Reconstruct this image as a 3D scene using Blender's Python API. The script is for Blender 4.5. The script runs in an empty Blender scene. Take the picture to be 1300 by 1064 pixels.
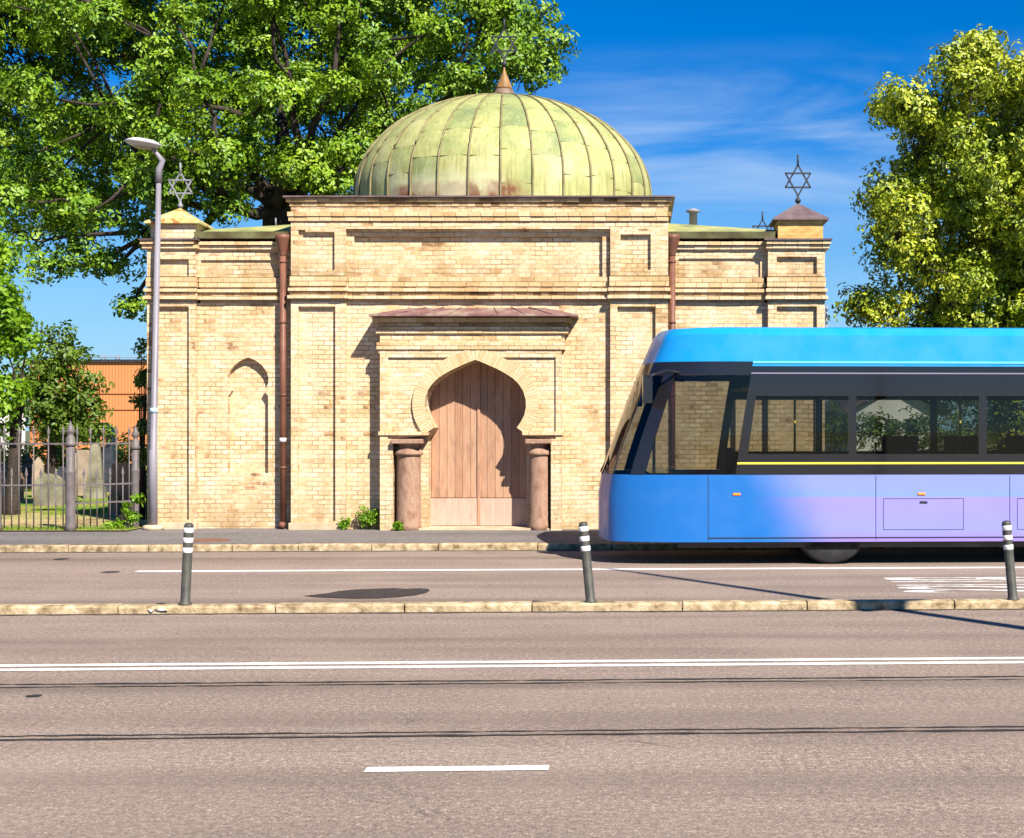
import bpy, bmesh, math, random
import numpy as np
from mathutils import Vector, Matrix
R = math.radians
random.seed(7)
S = bpy.context.scene
# ---------------------------------------------------------------- camera, world, sun, exposure
CH = 1.75; PX0 = 805.0; HY = 545.0; F = 1800.0
cam_d = bpy.data.cameras.new('camera'); cam = bpy.data.objects.new('camera', cam_d); S.collection.objects.link(cam)
cam_d.sensor_width = 36; cam_d.lens = F/1300*36; cam_d.clip_end = 3000; cam_d.clip_start = .1
cam_d.shift_x = -(PX0-650)/1300; cam_d.shift_y = (HY-532)/1300
cam.location = (0, 0, CH); cam.rotation_euler = (R(90), 0, 0)
S.camera = cam
S.view_settings.view_transform = 'Standard'; S.view_settings.look = 'None'
S.view_settings.exposure = 1.2; S.view_settings.gamma = 1
SUN_EL, SUN_AZ = 43.0, 35.0      # the sun stands behind the camera, to the right
W = bpy.data.worlds.new('World'); S.world = W; W.use_nodes = True
nt = W.node_tree; N = nt.nodes; L = nt.links
N.clear()
wo = N.new('ShaderNodeOutputWorld'); bg = N.new('ShaderNodeBackground'); bg.inputs[1].default_value = .05
sky = N.new('ShaderNodeTexSky'); sky.sky_type = 'NISHITA'; sky.sun_disc = False
sky.sun_elevation = R(SUN_EL); sky.sun_rotation = R(180-SUN_AZ); sky.air_density = 1.0; sky.dust_density = .25; sky.ozone_density = 3.0
hs = N.new('ShaderNodeHueSaturation'); hs.inputs['Saturation'].default_value = 1.55; hs.inputs['Value'].default_value = 1.0
gm = N.new('ShaderNodeGamma'); gm.inputs[1].default_value = 1.0
tc = N.new('ShaderNodeTexCoord'); mp = N.new('ShaderNodeMapping'); mp.inputs['Scale'].default_value = (2.6, 2.6, 13)
mp.inputs['Rotation'].default_value = (0, R(5), 0)
ns = N.new('ShaderNodeTexNoise'); ns.inputs['Scale'].default_value = 1.7; ns.inputs['Detail'].default_value = 7; ns.inputs['Roughness'].default_value = .55; ns.inputs['Distortion'].default_value = .5
sx = N.new('ShaderNodeSeparateXYZ')
def wmath(op, a, b=None, c=None):
    m = N.new('ShaderNodeMath'); m.operation = op
    for i, v in enumerate((a, b, c)):
        if v is None: continue
        if isinstance(v, (int, float)): m.inputs[i].default_value = v
        else: L.new(v, m.inputs[i])
    return m.outputs[0]
def wrange(v, a, b, c, d):
    m = N.new('ShaderNodeMapRange'); m.interpolation_type = 'SMOOTHSTEP'
    L.new(v, m.inputs[0]); m.inputs[1].default_value = a; m.inputs[2].default_value = b; m.inputs[3].default_value = c; m.inputs[4].default_value = d
    return m.outputs[0]
L.new(tc.outputs['Generated'], mp.inputs[0]); L.new(mp.outputs[0], ns.inputs['Vector']); L.new(tc.outputs['Generated'], sx.inputs[0])
up = wrange(sx.outputs['Z'], .12, .19, 0, 1); dn = wrange(sx.outputs['Z'], .2, .27, 1, 0)
lf = wrange(sx.outputs['X'], -.1, 0.0, .25, 1)
cl = wrange(ns.outputs['Fac'], .36, .78, 0, 1)
fac = wmath('MULTIPLY', wmath('MULTIPLY', cl, up), wmath('MULTIPLY', dn, lf)); fac = wmath('MULTIPLY', fac, .7)
hz = wrange(sx.outputs['Z'], -.03, .24, .98, .0)
mxh = N.new('ShaderNodeMix'); mxh.data_type = 'RGBA'; mxh.inputs['B'].default_value = (4.2, 6.6, 8.3, 1)
mx = N.new('ShaderNodeMix'); mx.data_type = 'RGBA'; mx.inputs['B'].default_value = (5.6, 7.0, 8.6, 1)
tn = N.new('ShaderNodeMix'); tn.data_type = 'RGBA'; tn.blend_type = 'MULTIPLY'; tn.inputs['Factor'].default_value = 1; tn.inputs['B'].default_value = (.22, .66, 1.18, 1)
L.new(sky.outputs[0], tn.inputs['A']); L.new(tn.outputs['Result'], gm.inputs[0]); L.new(gm.outputs[0], hs.inputs['Color'])
L.new(hs.outputs[0], mxh.inputs['A']); L.new(hz, mxh.inputs['Factor'])
L.new(mxh.outputs['Result'], mx.inputs['A']); L.new(fac, mx.inputs['Factor'])
L.new(mx.outputs['Result'], bg.inputs[0]); L.new(bg.outputs[0], wo.inputs[0])
sl = bpy.data.lights.new('sun', 'SUN'); so = bpy.data.objects.new('sun', sl); S.collection.objects.link(so)
sl.energy = 5.0; sl.angle = R(.53); sl.color = (1, .93, .82)
sdir = Vector((math.sin(R(SUN_AZ))*math.cos(R(SUN_EL)), -math.cos(R(SUN_AZ))*math.cos(R(SUN_EL)), math.sin(R(SUN_EL))))
so.rotation_euler = sdir.to_track_quat('Z', 'Y').to_euler(); so.location = (20, -30, 40)

# ---------------------------------------------------------------- helpers
C = S.collection
def PX(px, d): return (px-PX0)*d/F
def PZ(py, d): return CH+(HY-py)*d/F
TH = math.atan(.045); CT, ST = math.cos(TH), math.sin(TH)
def RD(u, v, z=0): return (u*CT, v+u*ST, z)       # the street runs slightly askew to the facade

def tag(o, label=None, cat=None, group=None, kind=None):
    if label: o['label'] = label
    if cat: o['category'] = cat
    if group: o['group'] = group
    if kind: o['kind'] = kind
    return o
def empty(name, loc=(0, 0, 0), rz=0, label=None, cat=None, group=None):
    o = bpy.data.objects.new(name, None); C.objects.link(o); o.location = loc; o.rotation_euler = (0, 0, rz)
    o.empty_display_size = .2
    return tag(o, label, cat, group)
class MB:
    def __init__(s): s.v = []; s.f = []; s.sm = []
    def add(s, vs, fs, smooth=False, M=None):
        b = len(s.v)
        for p in vs: s.v.append(tuple(M @ Vector(p)) if M is not None else tuple(p))
        for f in fs: s.f.append([i+b for i in f]); s.sm.append(smooth)
        return s
    def box(s, x0, x1, y0, y1, z0, z1, M=None):
        return s.add([(x0,y0,z0),(x1,y0,z0),(x1,y1,z0),(x0,y1,z0),(x0,y0,z1),(x1,y0,z1),(x1,y1,z1),(x0,y1,z1)],
                     [(0,3,2,1),(4,5,6,7),(0,1,5,4),(1,2,6,5),(2,3,7,6),(3,0,4,7)], False, M)
    def tube(s, pts, rad, n=8, smooth=True, caps=True, M=None):
        pts = [Vector(p) for p in pts]
        if not hasattr(rad, '__len__'): rad = [rad]*len(pts)
        vs = []; fs = []
        for i, p in enumerate(pts):
            t = (pts[min(i+1, len(pts)-1)]-pts[max(i-1, 0)])
            t = t.normalized() if t.length > 1e-9 else Vector((0, 0, 1))
            a = Vector((0, 0, 1)) if abs(t.z) < .9 else Vector((1, 0, 0))
            x = t.cross(a).normalized(); y = t.cross(x).normalized()
            for k in range(n):
                an = 2*math.pi*k/n; vs.append(p+(x*math.cos(an)+y*math.sin(an))*rad[i])
        for i in range(len(pts)-1):
            for k in range(n):
                a = i*n+k; b = i*n+(k+1) % n; fs.append((a, b, b+n, a+n))
        if caps: fs.append(tuple(range(n))[::-1]); fs.append(tuple((len(pts)-1)*n+k for k in range(n)))
        return s.add(vs, fs, smooth, M)
    def lathe(s, prof, n=24, c=(0, 0, 0), smooth=True, M=None):     # prof = (r, z)
        vs = []; fs = []
        for r, z in prof:
            for k in range(n):
                an = 2*math.pi*k/n; vs.append((c[0]+r*math.cos(an), c[1]+r*math.sin(an), c[2]+z))
        for i in range(len(prof)-1):
            for k in range(n):
                a = i*n+k; b = i*n+(k+1) % n; fs.append((a, b, b+n, a+n))
        fs.append(tuple(range(n))[::-1]); fs.append(tuple((len(prof)-1)*n+k for k in range(n)))
        return s.add(vs, fs, smooth, M)
    def build(s, name, mat, parent=None, bevel=0, uvoff=0):
        me = bpy.data.meshes.new(name); me.from_pydata(s.v, [], s.f)
        me.polygons.foreach_set('use_smooth', s.sm)
        me.update()
        bm = bmesh.new(); bm.from_mesh(me); bmesh.ops.recalc_face_normals(bm, faces=bm.faces)
        uv = bm.loops.layers.uv.new('UVMap')
        for f in bm.faces:
            n = f.normal
            for l in f.loops:
                c = l.vert.co
                if abs(n.x) > abs(n.y) and abs(n.x) > abs(n.z): l[uv].uv = (c.y+uvoff, c.z)
                elif abs(n.z) > abs(n.y): l[uv].uv = (c.x+uvoff, c.y)
                else: l[uv].uv = (c.x+uvoff, c.z)
        bm.to_mesh(me); bm.free()
        o = bpy.data.objects.new(name, me); C.objects.link(o)
        if parent:
            o.parent = parent; o.matrix_parent_inverse = Matrix.Identity(4)
        for m in (mat if isinstance(mat, (list, tuple)) else [mat]): me.materials.append(m)
        if bevel:
            md = o.modifiers.new('bevel', 'BEVEL'); md.width = bevel; md.segments = 2; md.limit_method = 'ANGLE'; md.angle_limit = R(40)
        return o
def plate(mb, outer, holes, yf, yb):
    """a slab in the x-z plane with holes right through it, front at yf, back at yb"""
    bm = bmesh.new(); es = []
    for loop in [outer]+holes:
        vs = [bm.verts.new((x, yf, z)) for x, z in loop]
        for i in range(len(vs)): es.append(bm.edges.new((vs[i], vs[(i+1) % len(vs)])))
    bmesh.ops.triangle_fill(bm, use_beauty=True, edges=es)
    bmesh.ops.recalc_face_normals(bm, faces=bm.faces)
    r = bmesh.ops.extrude_face_region(bm, geom=list(bm.faces))
    for v in [g for g in r['geom'] if isinstance(g, bmesh.types.BMVert)]: v.co.y = yb
    bm.verts.index_update()
    mb.add([v.co.copy() for v in bm.verts], [[v.index for v in f.verts] for f in bm.faces])
    bm.free()
def rect(x0, x1, z0, z1): return [(x0, z0), (x1, z0), (x1, z1), (x0, z1)]

# ---------------------------------------------------------------- materials
def mat(name, col=(.5, .5, .5), rough=.7, metal=0, spec=.3):
    m = bpy.data.materials.new(name); m.use_nodes = True
    b = m.node_tree.nodes['Principled BSDF']
    b.inputs['Base Color'].default_value = (*col, 1); b.inputs['Roughness'].default_value = rough; b.inputs['Metallic'].default_value = metal
    b.inputs['Specular IOR Level'].default_value = spec
    return m
class G:
    """small node-graph writer"""
    def __init__(s, m): s.t = m.node_tree; s.b = s.t.nodes['Principled BSDF']; s.N = s.t.nodes; s.L = s.t.links
    def n(s, ty, **kw):
        x = s.N.new(ty)
        for k, v in kw.items(): setattr(x, k, v)
        return x
    def setin(s, node, key, v):
        if isinstance(v, (int, float)): node.inputs[key].default_value = v
        elif isinstance(v, (tuple, list)):
            node.inputs[key].default_value = (*v, 1) if (len(v) == 3 and node.inputs[key].type == 'RGBA') else v
        else: s.L.new(v, node.inputs[key])
    def co(s, kind='Object', scale=(1, 1, 1), rot=(0, 0, 0)):
        t = s.n('ShaderNodeTexCoord'); mp = s.n('ShaderNodeMapping'); mp.inputs['Scale'].default_value = scale; mp.inputs['Rotation'].default_value = rot
        s.L.new(t.outputs[kind], mp.inputs[0]); return mp.outputs[0]
    def noise(s, vec, scale, detail=4, rough=.55, dist=0):
        x = s.n('ShaderNodeTexNoise'); s.L.new(vec, x.inputs['Vector']); x.inputs['Scale'].default_value = scale
        x.inputs['Detail'].default_value = detail; x.inputs['Roughness'].default_value = rough; x.inputs['Distortion'].default_value = dist
        return x.outputs['Fac']
    def ramp(s, fac, stops):
        r = s.n('ShaderNodeValToRGB'); e = r.color_ramp.elements
        e[0].position, e[0].color = stops[0][0], (*stops[0][1], 1); e[1].position, e[1].color = stops[-1][0], (*stops[-1][1], 1)
        for p, c in stops[1:-1]: q = e.new(p); q.color = (*c, 1)
        s.L.new(fac, r.inputs[0]); return r.outputs[0]
    def rng(s, v, a, b, c, d):
        m = s.n('ShaderNodeMapRange'); s.L.new(v, m.inputs[0])
        for i, q in enumerate((a, b, c, d)): m.inputs[i+1].default_value = q
        return m.outputs[0]
    def mix(s, f, a, b, mode='MIX'):
        m = s.n('ShaderNodeMix', data_type='RGBA', blend_type=mode)
        s.setin(m, 'Factor', f); s.setin(m, 'A', a); s.setin(m, 'B', b); return m.outputs['Result']
    def math(s, op, a, b=0):
        m = s.n('ShaderNodeMath', operation=op); s.setin(m, 0, a); s.setin(m, 1, b); return m.outputs[0]
    def bump(s, h, dist=.01, st=1.0):
        b = s.n('ShaderNodeBump'); s.L.new(h, b.inputs['Height']); b.inputs['Distance'].default_value = dist; b.inputs['Strength'].default_value = st
        s.L.new(b.outputs[0], s.b.inputs['Normal'])
    def col(s, c): s.L.new(c, s.b.inputs['Base Color'])
    def rgh(s, c): s.L.new(c, s.b.inputs['Roughness'])
def noisy(name, stops, scale=4, rough=.8, detail=6, bump=.004, bscale=60, kind='Object', st=(1, 1, 1), metal=0, spec=.3):
    m = mat(name, rough=rough, metal=metal, spec=spec); g = G(m); v = g.co(kind, st)
    g.col(g.ramp(g.noise(v, scale, detail), stops))
    if bump: g.bump(g.noise(g.co(kind), bscale, 3), bump)
    return m

BR = [(0.0, (.22, .125, .055)), (.08, (.41, .255, .12)), (.22, (.535, .365, .185)), (.5, (.60, .43, .245)), (.75, (.64, .48, .30)), (1, (.68, .55, .39))]
def brick_tex_mat(name='brick'):
    m = mat(name, rough=.88, spec=.15); g = G(m); v = g.co('UV')
    bt = g.n('ShaderNodeTexBrick'); bt.offset = .5; bt.squash = 1
    # wobble the courses a little
    nz = g.n('ShaderNodeTexNoise'); g.L.new(v, nz.inputs['Vector']); nz.inputs['Scale'].default_value = 1.3; nz.inputs['Detail'].default_value = 5
    vm = g.n('ShaderNodeVectorMath', operation='MULTIPLY_ADD'); g.L.new(nz.outputs['Color'], vm.inputs[0]); vm.inputs[1].default_value = (.03, .034, 0); g.L.new(v, vm.inputs[2])
    g.L.new(vm.outputs[0], bt.inputs['Vector'])
    bt.inputs['Scale'].default_value = 1; bt.inputs['Brick Width'].default_value = .19; bt.inputs['Row Height'].default_value = .075
    bt.inputs['Mortar Size'].default_value = .008; bt.inputs['Mortar Smooth'].default_value = .25; bt.inputs['Bias'].default_value = 0
    bt.inputs['Color1'].default_value = (0, 0, 0, 1); bt.inputs['Color2'].default_value = (1, 1, 1, 1); bt.inputs['Mortar'].default_value = (.5, .5, .5, 1)
    big = g.noise(v, .55, 5, .6); mid = g.noise(v, 2.6, 4, .6)
    r = g.math('ADD', bt.outputs['Color'], g.rng(mid, .3, .7, -.42, .42)); r = g.math('ADD', r, g.rng(big, .35, .65, -.22, .22))
    r = g.rng(r, -.25, 1.25, 0, 1)
    c = g.ramp(r, BR)
    # lime bloom in large pale clouds
    c = g.mix(g.rng(g.noise(v, .9, 6, .65), .5, .72, 0, .6), c, (.72, .60, .43))
    # mortar and grain
    c = g.mix(g.math('MULTIPLY', bt.outputs['Fac'], .85), c, g.ramp(g.noise(v, 1.7, 4), [(.38, (.24, .16, .09)), (.62, (.60, .50, .37))]))
    # damp and dirt rising from the foot of the wall, soot below the ledges
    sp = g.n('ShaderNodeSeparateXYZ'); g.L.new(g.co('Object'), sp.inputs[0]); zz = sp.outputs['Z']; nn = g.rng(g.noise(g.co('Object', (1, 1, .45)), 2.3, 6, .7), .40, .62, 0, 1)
    c = g.mix(g.math('MULTIPLY', g.rng(zz, .1, .9, .75, 0), nn), c, (.27, .17, .08))
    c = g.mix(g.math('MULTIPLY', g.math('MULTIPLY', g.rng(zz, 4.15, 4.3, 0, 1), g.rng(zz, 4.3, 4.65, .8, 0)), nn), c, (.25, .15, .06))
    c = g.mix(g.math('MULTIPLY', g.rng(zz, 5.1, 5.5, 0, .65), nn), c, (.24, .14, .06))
    c = g.mix(g.rng(g.noise(v, 16, 6, .75), .5, .68, 0, .6), c, (.23, .135, .05), 'MIX')
    c = g.mix(g.rng(g.noise(g.co('UV', (1, 2.2, 1)), 7, 5, .7), .56, .7, 0, .6), c, (.70, .60, .44))
    g.col(c)
    h = g.math('ADD', g.math('MULTIPLY', bt.outputs['Fac'], -1), g.math('MULTIPLY', g.noise(v, 45, 4, .7), .7))
    g.bump(h, .012, .8)
    return m
def brick_block_mat(name, stops, low=0.0):
    m = mat(name, rough=.88, spec=.15); g = G(m); v = g.co('Object'); geo = g.n('ShaderNodeNewGeometry')
    r = g.math('ADD', geo.outputs['Random Per Island'], g.rng(g.noise(v, 1.2, 4), .3, .7, -.35, .35))
    c = g.ramp(g.rng(r, -.2, 1.2, 0, 1), stops)
    c = g.mix(g.rng(g.noise(v, 30, 4, .7), .35, .65, 0, .35), c, (.28, .17, .08))
    g.col(c); g.bump(g.noise(v, 40, 4, .7), .008)
    return m
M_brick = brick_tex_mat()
M_bblock = brick_block_mat('brick_course', BR)
M_bdark = brick_block_mat('brick_course_weathered', [(0, (.09, .05, .025)), (.2, (.22, .13, .06)), (.4, (.42, .28, .13)), (1, (.60, .45, .27))])
M_bband = brick_block_mat('brick_course_ochre', [(0, (.27, .165, .07)), (.2, (.50, .34, .165)), (1, (.63, .49, .30))])
M_ring = brick_block_mat('arch_brick', [(0, (.44, .31, .14)), (.3, (.56, .42, .23)), (1, (.64, .51, .32))])
M_mortar = noisy('mortar', [(.3, (.22, .16, .1)), (.7, (.42, .34, .24))], 6)
M_soot = noisy('cornice_metal', [(.3, (.07, .045, .045)), (.7, (.15, .10, .10))], 5, .55, bump=.002)
M_canopy = noisy('canopy_metal', [(.3, (.13, .065, .06)), (.5, (.20, .11, .10)), (.62, (.26, .20, .15)), (.8, (.30, .24, .18))], 4, .6, bump=.003)
M_plinth = noisy('plinth_stone', [(.3, (.34, .25, .15)), (.7, (.55, .44, .3))], 3)
M_column = noisy('column_sandstone', [(.25, (.15, .08, .055)), (.42, (.27, .155, .10)), (.52, (.33, .21, .145)), (.62, (.27, .15, .10)), (.75, (.44, .32, .24))], 7, .85, bump=.012, st=(1, 1, .6))
M_pipe = noisy('rust_brown_paint', [(.3, (.10, .04, .024)), (.7, (.18, .075, .045))], 4, .5, bump=.001)
M_white = mat('white_paint', (.75, .75, .73), .5)
M_iron = noisy('dark_iron', [(.3, (.012, .014, .022)), (.7, (.04, .04, .05))], 9, .5, bump=.001)
M_irong = noisy('grey_iron', [(.3, (.16, .16, .18)), (.7, (.24, .24, .27))], 9, .6, bump=.001)
M_galv = noisy('galvanised_steel', [(.3, (.15, .14, .16)), (.7, (.24, .225, .25))], 3, .5, bump=.0005, metal=.1, st=(1, 1, .3))
M_fence = noisy('fence_grey_paint', [(.3, (.085, .072, .072)), (.7, (.15, .128, .125))], 6, .55, bump=.001)
def copper_mat():
    m = mat('copper_patina', rough=.6, spec=.2); g = G(m); v = g.co('Object'); geo = g.n('ShaderNodeNewGeometry')
    r = g.math('ADD', geo.outputs['Random Per Island'], g.rng(g.noise(v, 1.6, 6, .6), .3, .7, -.5, .5))
    c = g.ramp(g.rng(r, -.3, 1.3, 0, 1), [(0, (.15, .19, .08)), (.35, (.245, .27, .10)), (.65, (.33, .33, .125)), (1, (.40, .39, .19))])
    st = g.noise(g.co('Object', (5, 5, .35)), 3.5, 6, .65)
    c = g.mix(g.rng(st, .5, .7, 0, .6), c, (.16, .14, .055))
    c = g.mix(g.rng(st, .3, .45, .4, 0), c, (.42, .44, .26))
    # brown run-off where the sheets are worn through low down on the street side
    sp = g.n('ShaderNodeSeparateXYZ'); g.L.new(v, sp.inputs[0])
    low = g.rng(sp.outputs['Z'], 5.86, 6.04, 1.6, 0); lx = g.math('MULTIPLY', g.rng(sp.outputs['X'], -4.4, -3.9, 0, 1), g.rng(sp.outputs['X'], -2.6, -1.7, 1, 0))
    wear = g.math('MULTIPLY', g.math('MULTIPLY', low, lx), g.rng(g.noise(g.co('Object', (1, 1, .6)), 4, 6), .36, .56, .1, 1.7))
    wear = g.math('MINIMUM', wear, 1.0)
    c = g.mix(wear, c, (.16, .062, .028))
    wh = g.math('MULTIPLY', g.rng(g.noise(v, 1.1, 3), .52, .66, 0, 1), g.rng(sp.outputs['Z'], 5.7, 7.0, .6, 0))
    c = g.mix(wh, c, (.52, .52, .34))
    g.col(c); g.bump(g.noise(v, 7, 5), .015, .5); g.rgh(g.rng(g.noise(v, 5, 4), .3, .7, .5, .75))
    return m
M_copper = copper_mat()
M_seam = noisy('copper_seam', [(.3, (.13, .10, .045)), (.7, (.25, .22, .10))], 5, .55, bump=0)
M_rustcopper = noisy('rusty_copper', [(.3, (.16, .075, .02)), (.55, (.28, .15, .05)), (.75, (.30, .28, .12))], 4, .5, bump=.002, st=(1, 1, .3))
M_tan = noisy('brown_lead', [(.3, (.10, .065, .045)), (.7, (.21, .14, .10))], 5, .5, bump=.002)
M_roofg = noisy('roof_copper_green', [(.3, (.17, .19, .075)), (.55, (.32, .32, .12)), (.75, (.42, .40, .19))], 2.2, .5, bump=.003)
M_gutter = noisy('gutter_copper', [(.3, (.09, .065, .035)), (.5, (.17, .15, .07)), (.75, (.30, .30, .13))], 3, .5, bump=.001)
def rust_roof():
    m = mat('turret_rusty_copper', rough=.5); g = G(m); v = g.co('Object')
    c = g.ramp(g.noise(g.co('Object', (4, 4, .7)), 1.6, 4), [(.35, (.42, .42, .2)), (.55, (.40, .33, .12)), (.62, (.36, .14, .03)), (.72, (.2, .06, .03))])
    g.col(c); return m
M_turrust = rust_roof()
M_turlead = noisy('turret_lead', [(.3, (.09, .06, .065)), (.7, (.17, .12, .12))], 4, .5, bump=.002)
def wood_mat(name, a, b, c3):
    m = mat(name, rough=.75, spec=.2); g = G(m); geo = g.n('ShaderNodeNewGeometry')
    r = g.math('ADD', geo.outputs['Random Per Island'], g.rng(g.noise(g.co('Object', (9, 9, .7)), 4, 6), .3, .7, -.6, .6))
    c = g.ramp(g.rng(r, -.3, 1.3, 0, 1), [(0, a), (.5, b), (1, c3)])
    c = g.mix(g.rng(g.noise(g.co('Object', (2, 2, 1)), 2.2, 5), .56, .7, 0, .5), c, tuple(x*.6 for x in a))
    g.col(c); g.bump(g.noise(g.co('Object', (20, 20, 1)), 5, 4), .003); return m
M_door = wood_mat('door_boards', (.27, .145, .085), (.345, .195, .12), (.41, .25, .16))
M_doorp = wood_mat('door_kickplate', (.36, .24, .18), (.43, .29, .225), (.47, .34, .27))
def asphalt_mat(name, a, b, worn=1.0):
    m = mat(name, rough=.9, spec=.2); g = G(m); v = g.co('Object'); s = g.co('Object', (.12, 1, 1))
    c = g.ramp(g.math('ADD', g.math('MULTIPLY', g.noise(v, 70, 2, .8), .6), g.math('MULTIPLY', g.noise(v, 26, 2, .7), .4)), [(.33, tuple(x*.38 for x in a)), (.46, a), (.56, b), (.68, tuple(min(1, x*2.1) for x in b))])
    c = g.mix(g.rng(g.noise(g.co('Object', (.04, 1, 1)), 1.1, 6, .65), .42, .62, 0, .5), c, tuple(x*.6 for x in a))
    c = g.mix(g.rng(g.noise(v, .5, 5, .6), .45, .7, 0, .3), c, tuple(x*1.2 for x in b))
    c = g.mix(g.rng(g.noise(g.co('Object', (.25, 2.4, 1)), 1.7, 7, .7), .62, .75, 0, .45*worn), c, tuple(x*.4 for x in a))
    sp = g.n('ShaderNodeSeparateXYZ'); g.L.new(v, sp.inputs[0]); w = g.math('ADD', sp.outputs['Y'], g.math('MULTIPLY', sp.outputs['X'], -.045))
    w = g.math('ADD', w, g.rng(g.noise(g.co('Object', (.3, .3, 1)), 1.2, 4), .3, .7, -.06, .06))
    for cv, hw_ in ((9.72, .28), (8.1, .30), (11.9, .3), (13.2, .25), (14.6, .35), (16.6, .35), (19.4, .4)):      # oily wheel tracks
        tr_ = g.rng(g.math('ABSOLUTE', g.math('SUBTRACT', w, cv)), 0, hw_, .34, 0)
        c = g.mix(g.math('MULTIPLY', tr_, g.rng(g.noise(g.co('Object', (.35, 2, 1)), 1.6, 5), .35, .6, .3, 1.2)), c, tuple(x*.42 for x in a))
    # fine wandering cracks
    vo = g.n('ShaderNodeTexVoronoi', feature='DISTANCE_TO_EDGE'); vo.inputs['Scale'].default_value = .45
    vv = g.n('ShaderNodeVectorMath', operation='MULTIPLY_ADD'); nz = g.n('ShaderNodeTexNoise'); g.L.new(v, nz.inputs['Vector']); nz.inputs['Scale'].default_value = 1.4; nz.inputs['Detail'].default_value = 6
    g.L.new(nz.outputs['Color'], vv.inputs[0]); vv.inputs[1].default_value = (1.3, 1.3, 0); g.L.new(v, vv.inputs[2]); g.L.new(vv.outputs[0], vo.inputs['Vector'])
    ck = g.math('MULTIPLY', g.rng(vo.outputs['Distance'], 0, .006, 1, 0), g.rng(g.noise(v, .6, 3), .52, .62, 0, .5*worn))
    c = g.mix(ck, c, (.03, .024, .02))
    g.col(c); g.bump(g.noise(v, 110, 3, .7), .010, .9); return m
M_road = asphalt_mat('asphalt', (.212, .158, .128), (.305, .238, .193))
M_pave = asphalt_mat('pavement_asphalt', (.13, .115, .11), (.2, .18, .17))
M_tar = noisy('bitumen', [(.3, (.014, .011, .010)), (.7, (.04, .032, .028))], 9, .75, bump=.003)
def paint_mat():
    m = mat('road_paint', rough=.75); g = G(m); v = g.co('Object')
    c = g.ramp(g.noise(v, 60, 4, .75), [(.30, (.34, .30, .27)), (.43, (.62, .60, .56)), (.7, (.78, .76, .72))])
    c = g.mix(g.rng(g.noise(v, 5, 7, .75), .54, .64, 0, .7), c, (.35, .3, .27)); g.col(c); return m
M_paint = paint_mat()
def worn_paint():
    m = mat('worn_road_paint', rough=.8); g = G(m); v = g.co('Object', (1, 3, 1))
    g.col(g.ramp(g.noise(v, 5, 8, .75), [(.40, (.24, .2, .17)), (.50, (.58, .54, .5)), (.6, (.76, .73, .69))])); return m
M_wpaint = worn_paint()
M_kerb = noisy('kerb_granite', [(.32, (.14, .095, .05)), (.45, (.29, .215, .12)), (.55, (.38, .29, .17)), (.7, (.50, .41, .28))], 9, .85, 8, bump=.012, bscale=35)
M_ground = noisy('ground_earth', [(.3, (.06, .07, .03)), (.7, (.12, .12, .05))], .5)
def grass_mat():
    m = mat('cemetery_lawn', rough=.9, spec=.1); g = G(m); v = g.co('Object')
    c = g.ramp(g.noise(v, .6, 6, .6), [(.36, (.34, .26, .11)), (.47, (.30, .30, .06)), (.56, (.13, .25, .02)), (.7, (.16, .3, .03))])
    c = g.mix(g.rng(g.noise(v, 25, 4, .7), .35, .65, 0, .5), c, (.12, .11, .03)); g.col(c); g.bump(g.noise(v, 40, 4), .03); return m
M_lawn = grass_mat()

# ---------------------------------------------------------------- ground, street
def sheet(name, u0, u1, v0, v1, z, m, nu=1):
    b = MB(); b.add([RD(u0, v0, z), RD(u1, v0, z), RD(u1, v1, z), RD(u0, v1, z)], [(0, 1, 2, 3)])
    return tag(b.build(name, m), kind='structure')
b = MB(); b.add([(-900, -900, -.06), (900, -900, -.06), (900, 1500, -.06), (-900, 1500, -.06)], [(0, 1, 2, 3)])
tag(b.build('ground', M_ground), kind='structure')
sheet('road', -90, 90, -14, 20.6, 0, M_road)
b = MB(); b.add([RD(-90, 20.68, .10), RD(90, 20.68, .10), (90, 27, .10), (-90, 27, .10)], [(0, 1, 2, 3)])
tag(b.build('pavement', M_pave), kind='structure')
b = MB(); b.add([(-90, 22.82, .118), (-8.16, 22.82, .118), (-8.16, 23.9, .118), (-8.16, 70, .118), (-90, 70, .118)], [(0, 1, 2, 3, 4)])
tag(b.build('lawn', M_lawn), kind='structure')
b = MB(); b.add([(3.3, 24.2, .114), (90, 24.2, .114), (90, 70, .114), (3.3, 70, .114)], [(0, 1, 2, 3)])
tag(b.build('lawn', M_lawn), kind='structure')
M_straw = noisy('bare_earth', [(.3, (.16, .11, .045)), (.45, (.34, .25, .11)), (.6, (.42, .33, .15)), (.72, (.25, .27, .06))], 2.2, .9, bump=.02)
b = MB(); rg = [(x, 28.0+.9*math.sin(x*1.3)+random.uniform(-.25, .25), .122) for x in np.arange(-8.4, -16, -.25)]
b.add([(-16, 22.84, .122), (-8.2, 22.84, .122)]+rg, [tuple(range(len(rg)+2))]); tag(b.build('bare_earth', M_straw), kind='structure')
def kerb(name, v0, w, h, m, lmin, lmax, u0=-26, u1=26):
    b = MB(); u = u0
    while u < u1:
        l = random.uniform(lmin, lmax); dv = random.uniform(-.006, .006); dz = random.uniform(-.005, .004); c = .018
        vs = []
        for uu in (u+.006, u+l-.006):
            for vv, zz in ((v0+dv, -.03), (v0+dv, h+dz-c), (v0+dv+c, h+dz), (v0+w, h+dz), (v0+w, -.03)): vs.append(RD(uu, vv, zz))
        b.add(vs, [(0, 1, 6, 5), (1, 2, 7, 6), (2, 3, 8, 7), (3, 4, 9, 8), (0, 4, 3, 2, 1), (5, 6, 7, 8, 9)]); u += l
    o = b.build(name, m, bevel=.006); return tag(o, kind='structure')
kerb('pavement_kerb', 20.54, .16, .10, M_kerb, .9, 1.5)
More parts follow.
